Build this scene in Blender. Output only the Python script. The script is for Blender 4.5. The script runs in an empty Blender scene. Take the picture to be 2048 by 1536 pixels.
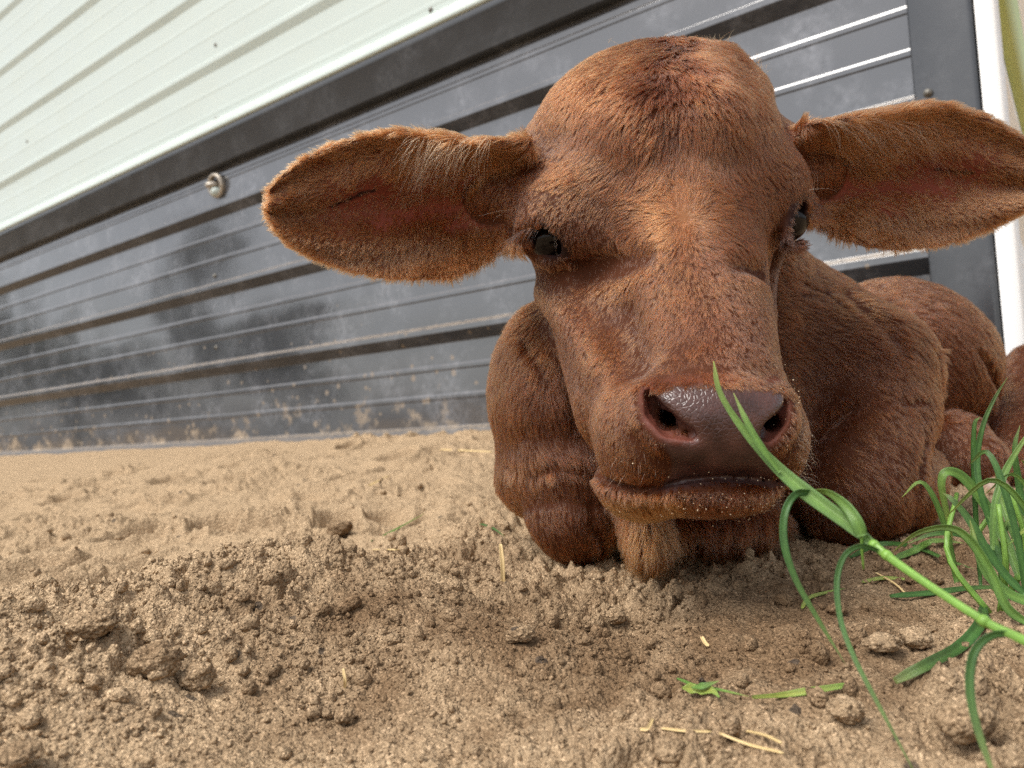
import bpy, bmesh, math, random, os
import numpy as np
from mathutils import Matrix, Vector
rng = np.random.default_rng(7)
random.seed(7)
scene = bpy.context.scene
DEV = ''

# ---------------------------------------------------------------- camera
F, CX, CY = 1540.0, 1024.0, 768.0          # focal length and centre in photo pixels
CAMZ = 0.12
PITCH, ROLL = math.radians(2.3), math.radians(3.7)
R3 = Matrix.Rotation(math.radians(90) + PITCH, 3, 'X') @ Matrix.Rotation(-ROLL, 3, 'Z')
cam = bpy.data.cameras.new('camera')
cam_ob = bpy.data.objects.new('camera', cam)
scene.collection.objects.link(cam_ob)
cam_ob.matrix_world = Matrix.Translation((0, 0, CAMZ)) @ R3.to_4x4()
cam.sensor_fit = 'HORIZONTAL'; cam.sensor_width = 36.0
cam.lens = 36.0 * F / 2048.0
cam.clip_start = 0.01; cam.clip_end = 500
cam.dof.use_dof = True; cam.dof.focus_distance = 0.42; cam.dof.aperture_fstop = 11.5
scene.camera = cam_ob

RN = np.array(R3)                                  # camera axes as columns: right, up, back
C0 = np.array([0, 0, CAMZ])
def c2w(c):                                        # camera-aligned metres (right, up, depth) -> world
    c = np.asarray(c, float)
    return C0 + c[..., 0:1]*RN[:, 0] + c[..., 1:2]*RN[:, 1] - c[..., 2:3]*RN[:, 2]
def w2c(w):
    d = np.asarray(w, float) - C0
    return np.stack([d @ RN[:, 0], d @ RN[:, 1], -(d @ RN[:, 2])], -1)
def Q(px, py, z):                                  # photo pixel at a depth -> camera-aligned metres
    return np.array([(px-CX)/F*z, -(py-CY)/F*z, z])
def P(px, py, z):
    return c2w(Q(px, py, z))
def on_ground(px, py, zplane):                     # photo pixel on a level plane -> world
    d = P(px, py, 1.0) - C0
    t = (zplane - CAMZ)/d[2]
    return C0 + d*t

# ---------------------------------------------------------------- light
world = bpy.data.worlds.new('World'); scene.world = world
world.use_nodes = True
wn = world.node_tree.nodes; wl = world.node_tree.links; wn.clear()
SUN_EL, SUN_AZ = math.radians(58), math.radians(-125)     # azimuth from +Y towards +X
sky = wn.new('ShaderNodeTexSky'); sky.sky_type = 'NISHITA'; sky.sun_disc = False
sky.sun_elevation = SUN_EL; sky.sun_rotation = SUN_AZ
sky.dust_density = 3.0; sky.ozone_density = 1.0
hsv = wn.new('ShaderNodeHueSaturation'); hsv.inputs['Saturation'].default_value = 0.30   # thin overcast
bg = wn.new('ShaderNodeBackground'); bg.inputs['Strength'].default_value = 0.12
wo = wn.new('ShaderNodeOutputWorld')
wl.new(sky.outputs[0], hsv.inputs['Color']); wl.new(hsv.outputs[0], bg.inputs['Color']); wl.new(bg.outputs[0], wo.inputs['Surface'])
sun = bpy.data.lights.new('sun', 'SUN'); sun.energy = 1.5; sun.angle = math.radians(28); sun.color = (1.0, 0.96, 0.90)
sun_ob = bpy.data.objects.new('sun', sun); scene.collection.objects.link(sun_ob)
sd = Vector((math.sin(SUN_AZ)*math.cos(SUN_EL), math.cos(SUN_AZ)*math.cos(SUN_EL), math.sin(SUN_EL)))
sun_ob.rotation_euler = sd.to_track_quat('Z', 'Y').to_euler()
sun_ob.location = sd*5
scene.view_settings.view_transform = 'Standard'; scene.view_settings.look = 'None'
scene.view_settings.exposure = 1.0; scene.view_settings.gamma = 1.0
scene.cycles.use_denoising = False; scene.cycles.sample_clamp_indirect = 1.5; scene.cycles.max_bounces = 8; scene.cycles.diffuse_bounces = 3; scene.cycles.transparent_max_bounces = 8

# ---------------------------------------------------------------- helpers
def link(o, parent=None):
    scene.collection.objects.link(o)
    if parent is not None: o.parent = parent
    return o
def tag(o, label=None, cat=None, group=None, kind=None):
    for k, v in (('label', label), ('category', cat), ('group', group), ('kind', kind)):
        if v: o[k] = v
    return o
def mesh_obj(name, verts, faces, mat=None, parent=None, smooth=True):
    me = bpy.data.meshes.new(name)
    verts = np.asarray(verts, np.float32)
    if isinstance(faces, np.ndarray):
        n, k = faces.shape
        me.vertices.add(len(verts)); me.vertices.foreach_set('co', verts.ravel())
        me.loops.add(n*k); me.loops.foreach_set('vertex_index', faces.astype(np.int32).ravel())
        me.polygons.add(n); me.polygons.foreach_set('loop_start', np.arange(0, n*k, k, dtype=np.int32))
        me.polygons.foreach_set('loop_total', np.full(n, k, np.int32))
        me.update(calc_edges=True)
    else:
        me.from_pydata(verts.tolist(), [], faces)
    if smooth: me.polygons.foreach_set('use_smooth', np.ones(len(me.polygons), bool))
    me.validate()
    if mat: me.materials.append(mat)
    return link(bpy.data.objects.new(name, me), parent)
def set_col(ob, name, rgb):
    a = ob.data.attributes.new(name, 'FLOAT_COLOR', 'POINT')
    c = np.ones((len(rgb), 4), np.float32); c[:, :3] = rgb
    a.data.foreach_set('color', c.ravel())
def sm(a, b, x):
    t = np.clip((x-a)/(b-a), 0, 1); return t*t*(3-2*t)

def hash2(ix, iy, seed):
    h = (ix.astype(np.int64)*374761393 + iy.astype(np.int64)*668265263 + seed*974711) & 0xffffffff
    h = ((h ^ (h >> 13))*1274126177) & 0xffffffff
    h = ((h ^ (h >> 16))*2246822519) & 0xffffffff
    return ((h ^ (h >> 15)) & 0xffffff)/float(0xffffff)
def noise2(x, y, seed=0):
    ix, iy = np.floor(x), np.floor(y); fx, fy = x-ix, y-iy
    ux, uy = fx*fx*fx*(fx*(fx*6-15)+10), fy*fy*fy*(fy*(fy*6-15)+10)
    def g(i, j):
        a = hash2(ix+i, iy+j, seed)*6.28318
        return np.cos(a)*(fx-i) + np.sin(a)*(fy-j)
    a, b, c, d = g(0, 0), g(1, 0), g(0, 1), g(1, 1)
    return ((a*(1-ux)+b*ux)*(1-uy) + (c*(1-ux)+d*ux)*uy)*1.5
def fbm2(x, y, oct=4, seed=0, gain=.5):
    s, a = 0, 1.0
    for k in range(oct):
        s = s + a*noise2(x*2**k, y*2**k, seed+k*17); a *= gain
    return s
def hash3(ix, iy, iz, seed):
    return hash2(ix + 57*iz, iy + 131*iz, seed)
def noise3(p, seed=0):                              # value noise in -1..1
    i = np.floor(p); f = p-i; u = f*f*(3-2*f)
    r = 0
    for dx in (0, 1):
        for dy in (0, 1):
            for dz in (0, 1):
                w = (u[:, 0] if dx else 1-u[:, 0])*(u[:, 1] if dy else 1-u[:, 1])*(u[:, 2] if dz else 1-u[:, 2])
                r = r + w*hash3(i[:, 0]+dx, i[:, 1]+dy, i[:, 2]+dz, seed)
    return r*2-1

# node helper
def new_mat(name):
    m = bpy.data.materials.new(name); m.use_nodes = True
    nt = m.node_tree; nt.nodes.clear()
    out = nt.nodes.new('ShaderNodeOutputMaterial')
    return m, nt, out
def nd(nt, typ, **kw):
    n = nt.nodes.new(typ)
    for k, v in kw.items():
        if k.startswith('i_'):
            key = k[2:]
            key = int(key) if key.isdigit() else key.replace('_', ' ')
            n.inputs[key].default_value = v
        else: setattr(n, k, v)
    return n
# ================================================================ SETTING
# ---- the metal wall: a vertical plane running away to the left
tdir = P(-1058, 963, 1.0) - C0; tdir[2] = 0; tdir /= np.linalg.norm(tdir)
nrm = np.array([tdir[1], -tdir[0], 0.0])
if nrm @ (C0 - P(1985, 700, 1.11)) < 0: nrm = -nrm
Z_CORNER = 3.2*1058/(1985+1058)
A0 = P(1985, 500, Z_CORNER); A0[2] = 0
def wall_uv(px, py):                                # where a line of sight meets the wall plane: along-wall u, height z
    d = P(px, py, 1.0) - C0
    t = ((A0-C0) @ nrm)/(d @ nrm)
    q = C0 + d*t
    return (q-A0) @ tdir, q[2]
def W(u, z, w=0.0):
    return A0 + tdir*u + nrm*w + np.array([0, 0, z])
Z_BORDER = wall_uv(0, 475)[1]; Z_BASE = wall_uv(0, 910)[1]
MAJ = [wall_uv(0, y)[1] for y in (592, 702, 815)]
PITCHV = (MAJ[0]-MAJ[2])/2
print('wall', Z_BORDER, Z_BASE, MAJ, PITCHV, 'uL', wall_uv(0, 500), A0, nrm)
PROF = [(0, 0), (.022, .019), (.034, .019), (.043, 0), (.102, 0), (.104, .0012), (.112, .0012), (.116, 0), (.168, 0), (.170, .0012), (.178, .0012), (.182, 0)]
def cladding(name, z0, z1, zref, us, mat, parent, org, tv, nv, buckle=.0016, seed=0, minor=1.0, major=1.0):
    """horizontally ribbed sheet metal: profile in height, swept along the wall"""
    zz, ww = [], []
    k = math.floor((z0-zref)/PITCHV) - 1
    while zref + k*PITCHV < z1 + PITCHV:
        for (a, b) in PROF:
            zz.append(zref + k*PITCHV + a*PITCHV/.229); ww.append(b*(minor if b < .01 else major))
        k += 1
    zz, ww = np.array(zz), np.array(ww)
    # rounded bends: add points beside each corner
    z2, w2 = [], []
    for i in range(len(zz)-1):
        L = math.hypot(zz[i+1]-zz[i], ww[i+1]-ww[i]); e = min(.0006/L, .2)
        n = max(1, int(L/.02))
        for t in [e, 2*e] + [k/n for k in range(1, n)] + [1-2*e, 1-e]:
            z2.append(zz[i]+(zz[i+1]-zz[i])*t); w2.append(ww[i]+(ww[i+1]-ww[i])*t)
    z2, w2 = np.array(z2), np.array(w2)
    m = (z2 > z0) & (z2 < z1)
    z2 = np.concatenate([[z0], z2[m], [z1]]); w2 = np.concatenate([[np.interp(z0, zz, ww)], w2[m], [np.interp(z1, zz, ww)]])
    U, Zz = np.meshgrid(us, z2, indexing='ij'); Wd = np.broadcast_to(w2, U.shape).copy()
    Wd += buckle*fbm2(U*2.2, Zz*5, 3, seed) * (np.abs(Wd) < .003) + buckle*.8*noise2(U*.9+3, Zz*2, seed+4)
    v = org + U[..., None]*tv + Wd[..., None]*nv + Zz[..., None]*np.array([0, 0, 1.0])
    nu, nz_ = U.shape
    idx = np.arange(nu*nz_).reshape(nu, nz_)
    f = np.stack([idx[:-1, :-1], idx[:-1, 1:], idx[1:, 1:], idx[1:, :-1]], -1).reshape(-1, 4)
    o = mesh_obj(name, v.reshape(-1, 3), f, mat, parent)
    return o

def painted_metal(name, base, rough, dust, dust_amt, scuff, scuff_amt, splash=0.0, ior=1.5):
    m, nt, out = new_mat(name)
    L = nt.links.new
    bs = nd(nt, 'ShaderNodeBsdfPrincipled', i_IOR=ior); ge = nd(nt, 'ShaderNodeNewGeometry'); sp = nd(nt, 'ShaderNodeSeparateXYZ')
    L(ge.outputs['Normal'], sp.inputs[0])
    ps = nd(nt, 'ShaderNodeSeparateXYZ'); L(ge.outputs['Position'], ps.inputs[0])
    n1 = nd(nt, 'ShaderNodeTexNoise', i_Scale=9.0, i_Detail=7.0, i_Roughness=.62); L(ge.outputs['Position'], n1.inputs['Vector'])
    n2 = nd(nt, 'ShaderNodeTexNoise', i_Scale=70.0, i_Detail=4.0, i_Roughness=.65); L(ge.outputs['Position'], n2.inputs['Vector'])
    # mottled scuffing
    r1 = nd(nt, 'ShaderNodeMapRange', i_1=.47, i_2=.72); L(n1.outputs['Fac'], r1.inputs[0])
    r2 = nd(nt, 'ShaderNodeMapRange', i_1=.35, i_2=.75); L(n2.outputs['Fac'], r2.inputs[0])
    mu = nd(nt, 'ShaderNodeMath', operation='MULTIPLY'); L(r1.outputs[0], mu.inputs[0]); L(r2.outputs[0], mu.inputs[1])
    mu2 = nd(nt, 'ShaderNodeMath', operation='MULTIPLY_ADD', i_1=scuff_amt, i_2=scuff_amt*.30); L(mu.outputs[0], mu2.inputs[0])
    mx = nd(nt, 'ShaderNodeMix', data_type='RGBA'); mx.inputs['A'].default_value = (*base, 1); mx.inputs['B'].default_value = (*scuff, 1)
    L(mu2.outputs[0], mx.inputs['Factor'])
    # dust on ledges that face up
    up = nd(nt, 'ShaderNodeMapRange', i_1=.15, i_2=.65); L(sp.outputs['Z'], up.inputs[0])
    dn = nd(nt, 'ShaderNodeMapRange', i_1=.30, i_2=.62, i_3=.2, i_4=1.0); L(n2.outputs['Fac'], dn.inputs[0])
    du = nd(nt, 'ShaderNodeMath', operation='MULTIPLY'); L(up.outputs[0], du.inputs[0]); L(dn.outputs[0], du.inputs[1])
    du2 = nd(nt, 'ShaderNodeMath', operation='MULTIPLY', i_1=dust_amt); L(du.outputs[0], du2.inputs[0])
    fac = du2
    if splash:
        # dried splashes of sand, denser towards the ground
        vo = nd(nt, 'ShaderNodeTexVoronoi', i_Scale=26.0); L(ge.outputs['Position'], vo.inputs['Vector'])
        wn_ = nd(nt, 'ShaderNodeTexNoise', i_Scale=45.0, i_Detail=3.0); L(ge.outputs['Position'], wn_.inputs['Vector'])
        ad = nd(nt, 'ShaderNodeMath', operation='MULTIPLY_ADD', i_1=.38); L(wn_.outputs['Fac'], ad.inputs[0]); L(vo.outputs['Distance'], ad.inputs[2])
        hz = nd(nt, 'ShaderNodeMapRange', i_1=Z_BASE, i_2=Z_BASE+.42, i_3=.40, i_4=.20); L(ps.outputs['Z'], hz.inputs[0])
        lt = nd(nt, 'ShaderNodeMath', operation='LESS_THAN'); L(ad.outputs[0], lt.inputs[0]); L(hz.outputs[0], lt.inputs[1])
        n3 = nd(nt, 'ShaderNodeTexNoise', i_Scale=14.0, i_Detail=6.0, i_Roughness=.7); L(ge.outputs['Position'], n3.inputs['Vector'])
        hb_ = nd(nt, 'ShaderNodeMapRange', i_1=Z_BASE, i_2=Z_BASE+.16, i_3=.46, i_4=.72); L(ps.outputs['Z'], hb_.inputs[0])
        sb = nd(nt, 'ShaderNodeMath', operation='SUBTRACT'); L(n3.outputs['Fac'], sb.inputs[0]); L(hb_.outputs[0], sb.inputs[1])
        sc_ = nd(nt, 'ShaderNodeMapRange', i_1=0.0, i_2=.12, i_4=.8); L(sb.outputs[0], sc_.inputs[0])
        lt2 = nd(nt, 'ShaderNodeMath', operation='MULTIPLY', i_1=splash); L(lt.outputs[0], lt2.inputs[0])
        mxx = nd(nt, 'ShaderNodeMath', operation='MAXIMUM'); L(lt2.outputs[0], mxx.inputs[0]); L(sc_.outputs[0], mxx.inputs[1])
        mxf = nd(nt, 'ShaderNodeMath', operation='MAXIMUM'); L(mxx.outputs[0], mxf.inputs[0]); L(du2.outputs[0], mxf.inputs[1])
        fac = mxf
    mx2 = nd(nt, 'ShaderNodeMix', data_type='RGBA'); mx2.inputs['B'].default_value = (*dust, 1)
    L(mx.outputs['Result'], mx2.inputs['A']); L(fac.outputs[0], mx2.inputs['Factor'])
    L(mx2.outputs['Result'], bs.inputs['Base Color'])
    dwn = nd(nt, 'ShaderNodeMapRange', i_1=-.12, i_2=-.45, i_3=.5, i_4=.06); L(sp.outputs['Z'], dwn.inputs[0]); L(dwn.outputs[0], bs.inputs['Specular IOR Level'])   # reflection cut on down-facing faces, putting the dark shade band under the ribs
    rr = nd(nt, 'ShaderNodeMapRange', i_1=.3, i_2=.7, i_3=rough*.8, i_4=rough*1.5); L(n1.outputs['Fac'], rr.inputs[0])
    rd = nd(nt, 'ShaderNodeMath', operation='MULTIPLY_ADD', i_1=.55); L(fac.outputs[0], rd.inputs[0]); L(rr.outputs[0], rd.inputs[2])
    L(rd.outputs[0], bs.inputs['Roughness'])
    bp = nd(nt, 'ShaderNodeBump', i_Strength=.04, i_Distance=.002); L(n2.outputs['Fac'], bp.inputs['Height']); L(bp.outputs[0], bs.inputs['Normal'])
    L(bs.outputs[0], out.inputs[0])
    return m
TAN = (.33, .245, .155)
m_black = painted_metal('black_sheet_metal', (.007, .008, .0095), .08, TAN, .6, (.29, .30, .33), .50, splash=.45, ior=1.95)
m_trim = painted_metal('dark_trim_metal', (.014, .016, .019), .22, TAN, .5, (.26, .27, .29), .22, ior=1.7)
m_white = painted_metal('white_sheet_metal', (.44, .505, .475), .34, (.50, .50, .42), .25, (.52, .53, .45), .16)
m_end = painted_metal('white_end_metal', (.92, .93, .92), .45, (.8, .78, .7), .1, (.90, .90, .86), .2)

shed = tag(bpy.data.objects.new('metal_shed', None), 'ribbed metal shed behind the calf, black below and white above', 'shed')
link(shed); shed.location = W(1.5, Z_BASE); bpy.context.view_layer.update()
def shedpart(o):
    o.parent = shed; o.matrix_parent_inverse = Matrix.Translation(-Vector(shed.location)); return o
us = np.concatenate([np.arange(0.02, 4.5, .03), np.arange(4.5, 14.01, .25)])
TRIM_H = wall_uv(0, 475)[1] - wall_uv(0, 522)[1]
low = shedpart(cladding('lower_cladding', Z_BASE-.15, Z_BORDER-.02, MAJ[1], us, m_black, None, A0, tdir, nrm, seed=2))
low['label'] = 'black glossy ribbed sheets on the lower wall'
ZW = wall_uv(0, 374)[1]
upc = shedpart(cladding('upper_cladding', Z_BORDER, 2.9, ZW-.012, us, m_white, None, A0, tdir, nrm, seed=8, minor=.45, major=.5))
upc['label'] = 'white ribbed sheets on the upper wall'
def strip(name, prof, us, mat, org=None, tv=None, nv=None, parent=None):
    """an open or closed bent-metal strip: (height, out) profile swept along the wall"""
    org = A0 if org is None else org; tv = tdir if tv is None else tv; nv = nrm if nv is None else nv
    prof = np.array(prof); nu, npf = len(us), len(prof)
    v = org + np.array(us)[:, None, None]*tv + prof[None, :, 1:2]*nv + prof[None, :, 0:1]*np.array([0, 0, 1.0])
    idx = np.arange(nu*npf).reshape(nu, npf)
    f = np.stack([idx[:-1, :-1], idx[:-1, 1:], idx[1:, 1:], idx[1:, :-1]], -1).reshape(-1, 4)
    return mesh_obj(name, v.reshape(-1, 3), f, mat, None, smooth=False)
zb, zt = Z_BORDER-TRIM_H, Z_BORDER
shedpart(strip('border_trim', [(zb, .0012), (zb, .022), (zb+.004, .0245), (zt-.012, .0245), (zt-.002, .032), (zt, .030), (zt+.004, .004)], np.arange(.0, 14, .25), m_trim))
shedpart(strip('drip_edge', [(zt+.003, .022), (zt+.003, .034), (zt+.012, .034), (zt+.040, .022), (zt+.044, .004)], np.arange(.0, 14, .25), m_white))
# base rail, half buried
shedpart(strip('base_rail', [(Z_BASE-.06, .024), (Z_BASE+.006, .024), (Z_BASE+.009, .020), (Z_BASE+.009, .001)], np.arange(.1, 14, .25), m_trim))
# corner post: an L of flat metal round the corner
pw = wall_uv(1817, 0)[0]
endv = -nrm                                          # the end wall runs away behind the corner
def post():
    d = .030
    plan = [(pw, .002), (pw, d-.003), (pw-.003, d), (.004, d), (.0, d+.0005), (-.0045, d-.004), (-.005, d-.10), (-.002, d-.10)]
    zs = np.linspace(Z_BASE-.12, 2.9, 60)
    v = np.array([[A0 + tdir*a + nrm*(b + .0007*math.sin(z*9)) + np.array([0, 0, z]) for (a, b) in plan] for z in zs])
    n = len(plan); idx = np.arange(len(zs)*n).reshape(len(zs), n)
    f = np.stack([idx[:-1, :-1], idx[:-1, 1:], idx[1:, 1:], idx[1:, :-1]], -1).reshape(-1, 4)
    return mesh_obj('corner_post', v.reshape(-1, 3), f, m_trim, None, smooth=False)
shedpart(post())
def corner_edge():
    plan = [(.002, .0062), (.002, .028), (.012, .031), (.110, .031), (.110, .004)]      # along the end wall, out from it
    zs = np.linspace(Z_BASE-.12, 2.9, 30)
    v = np.array([[A0 + nrm*.0285 - nrm*a - tdir*b + np.array([0, 0, z]) for (a, b) in plan] for z in zs])
    n = len(plan); idx = np.arange(len(zs)*n).reshape(len(zs), n)
    f = np.stack([idx[:-1, :-1], idx[:-1, 1:], idx[1:, 1:], idx[1:, :-1]], -1).reshape(-1, 4)
    return mesh_obj('corner_edge', v.reshape(-1, 3), f, m_end, None, smooth=False)
shedpart(corner_edge())
endw = shedpart(cladding('end_cladding', Z_BASE-.15, 2.9, .22, np.arange(.075, 8, .1), m_end, None, A0 + nrm*.03, endv, -tdir, buckle=.0006, seed=5))
endw['label'] = 'bright white ribbed sheets on the end wall'
gs_ = wall_uv(2010, 300)
m_green, nt, out = new_mat('green_band_paint')
b_ = nd(nt, 'ShaderNodeBsdfPrincipled'); b_.inputs['Roughness'].default_value = .5
nzz = nd(nt, 'ShaderNodeTexNoise', i_Scale=20.0, i_Detail=5.0); crr = nd(nt, 'ShaderNodeValToRGB')
crr.color_ramp.elements[0].color = (.34, .44, .10, 1); crr.color_ramp.elements[1].color = (.56, .62, .24, 1)
nt.links.new(nzz.outputs[0], crr.inputs[0]); nt.links.new(crr.outputs[0], b_.inputs['Base Color']); nt.links.new(b_.outputs[0], out.inputs[0])
def end_z(px, py):                                   # height where a line of sight meets the end wall
    d = P(px, py, 1.0) - C0; t = ((A0-C0) @ tdir)/(d @ tdir); return C0[2] + d[2]*t
ga, gb_ = end_z(2030, 215), end_z(2030, 80)
shedpart(strip('green_band', [(ga, .001), (ga, .024), (gb_, .024), (gb_, .001)], np.arange(.08, 8, .4), m_green, A0 + nrm*.03, endv, -tdir))
print('end', ga, gb_)
# screws on the white sheets and the pipe fitting on the black ones
m_screw, nt, out = new_mat('screw_steel'); b_ = nd(nt, 'ShaderNodeBsdfPrincipled', i_Roughness=.5, i_Metallic=.6)
b_.inputs['Base Color'].default_value = (.16, .15, .13, 1); nt.links.new(b_.outputs[0], out.inputs[0])
def lathe(prof, org, ax, seg=20):
    ax = np.array(ax, float); ax /= np.linalg.norm(ax)
    h = np.array([0, 0, 1.0]) if abs(ax[2]) < .9 else np.array([1.0, 0, 0])
    e1 = np.cross(ax, h); e1 /= np.linalg.norm(e1); e2 = np.cross(ax, e1)
    v, f = [], []
    for (r, h_) in prof:
        for k in range(seg):
            a = 2*math.pi*k/seg; v.append(org + ax*h_ + (e1*math.cos(a)+e2*math.sin(a))*r)
    for i in range(len(prof)-1):
        for k in range(seg):
            f.append((i*seg+k, i*seg+(k+1) % seg, (i+1)*seg+(k+1) % seg, (i+1)*seg+k))
    return v, f
for (px, py) in ((432, 90), (433, 238), (862, 20), (55, 283), (430, 552), (433, 695), (1862, 198), (700, 160)):
    u, z = wall_uv(px, py)
    if px == 1862: w0 = .0305
    elif py in (552, 695): w0 = .0015
    else: w0 = .001
    v, f = lathe([(.0005, .004), (.0035, .0038), (.0040, .002), (.0044, .0015), (.0062, .001), (.0064, -.001)], W(u, z, w0), nrm, 12)
    shedpart(mesh_obj('screw', v, f, m_screw, None))
u, z = wall_uv(437, 372)
m_zinc, nt, out = new_mat('dull_zinc'); b_ = nd(nt, 'ShaderNodeBsdfPrincipled', i_Roughness=.45, i_Metallic=.5)
nzz = nd(nt, 'ShaderNodeTexNoise', i_Scale=160.0, i_Detail=3.0); crr = nd(nt, 'ShaderNodeValToRGB')
crr.color_ramp.elements[0].color = (.20, .13, .07, 1); crr.color_ramp.elements[0].position = .38; crr.color_ramp.elements[1].color = (.48, .46, .41, 1); crr.color_ramp.elements[1].position = .56
nt.links.new(nzz.outputs[0], crr.inputs[0]); nt.links.new(crr.outputs[0], b_.inputs['Base Color']); nt.links.new(b_.outputs[0], out.inputs[0])
axf = nrm + np.array([0, 0, -.18])
fit = bpy.data.objects.new('pipe_fitting', None); link(fit); fit.location = W(u, z); bpy.context.view_layer.update(); shedpart(fit)
def fitpart(o):
    o.parent = fit; o.matrix_parent_inverse = Matrix.Translation(-Vector(W(u, z))); return o
v, f = lathe([(.034, -.004), (.036, .004), (.034, .010), (.028, .012), (.026, .006), (.026, -.004)], W(u, z, .004), axf, 28); fitpart(mesh_obj('flange', v, f, m_zinc, None))
v, f = lathe([(.0005, .030), (.007, .030), (.008, .020), (.010, .018), (.010, -.004)], W(u+.006, z+.004, .004), axf + tdir*.25, 16); fitpart(mesh_obj('stub', v, f, m_zinc, None))
v, f = lathe([(.0005, .018), (.010, .016), (.013, .008), (.013, -.004)], W(u+.002, z-.018, .004), axf, 16); fitpart(mesh_obj('plug', v, f, m_white, None))

# ---- ground: one sheet, fine near the photographer, reaching far out
RIDGE = [P(-260, 1275, .33), P(0, 1205, .40), P(200, 1182, .43), P(400, 1138, .475), P(610, 1102, .53), P(740, 1130, .57)]
def base_h(x, y):
    d = (A0[0]-x)*(-nrm[0]) + (A0[1]-y)*(-nrm[1])
    u = (x-A0[0])*tdir[0] + (y-A0[1])*tdir[1]        # the sand is banked up along the wall, not at the corner
    return .090 - .088*np.clip(d, 0, 1.6) - .075*(1-sm(.42, .92, u))*(1-np.clip(d, 0, 1.0))
def seg_dist(x, y, a, b):
    e = b[:2]-a[:2]; wx, wy = x-a[0], y-a[1]
    t = np.clip((wx*e[0]+wy*e[1])/(e @ e), 0, 1)
    dx, dy = wx-e[0]*t, wy-e[1]*t
    return np.hypot(dx, dy), (e[0]*dy-e[1]*dx)/np.linalg.norm(e), a[2]+(b[2]-a[2])*t
def gauss(x, y, c, rx, ry=None, ang=0):
    ry = ry or rx; ca, sa = math.cos(ang), math.sin(ang)
    dx, dy = x-c[0], y-c[1]; a = dx*ca+dy*sa; b = -dx*sa+dy*ca
    return np.exp(-(a/rx)**2-(b/ry)**2)
def domes(x, y, s, prob, seed, kmax=.8):
    ix, iy = np.floor(x/s), np.floor(y/s); h = np.zeros(x.shape)
    for i in (-1, 0, 1):
        for j in (-1, 0, 1):
            cx_, cy_ = ix+i, iy+j
            a = hash2(cx_, cy_, seed); b = hash2(cx_, cy_, seed+1); c = hash2(cx_, cy_, seed+2); e = hash2(cx_, cy_, seed+3)
            r = s*(.22+.42*c); on = hash2(cx_, cy_, seed+4) < prob
            an = e*3.14; dx, dy = x-(cx_+a)*s, y-(cy_+b)*s
            ax_ = dx*np.cos(an)+dy*np.sin(an); ay_ = -dx*np.sin(an)+dy*np.cos(an)
            d2 = (ax_*ax_*.7+ay_*ay_*1.4)/(r*r)
            h = np.maximum(h, np.where(on, r*kmax*(.5+.5*e)*np.sqrt(np.maximum(0, 1-d2)), 0))
    return h
HOLE = on_ground(300, 1150, .0); FOOT = on_ground(1140, 1235, .0); FOOT2 = on_ground(1270, 1240, 0)
_r = np.random.default_rng(19)
PRINTS = [(_r.uniform(-1.1, .05), _r.uniform(.62, 1.9), _r.uniform(.018, .055), _r.uniform(.014, .034), _r.uniform(0, 3.1), _r.uniform(.007, .020)) for _ in range(90)]
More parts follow.
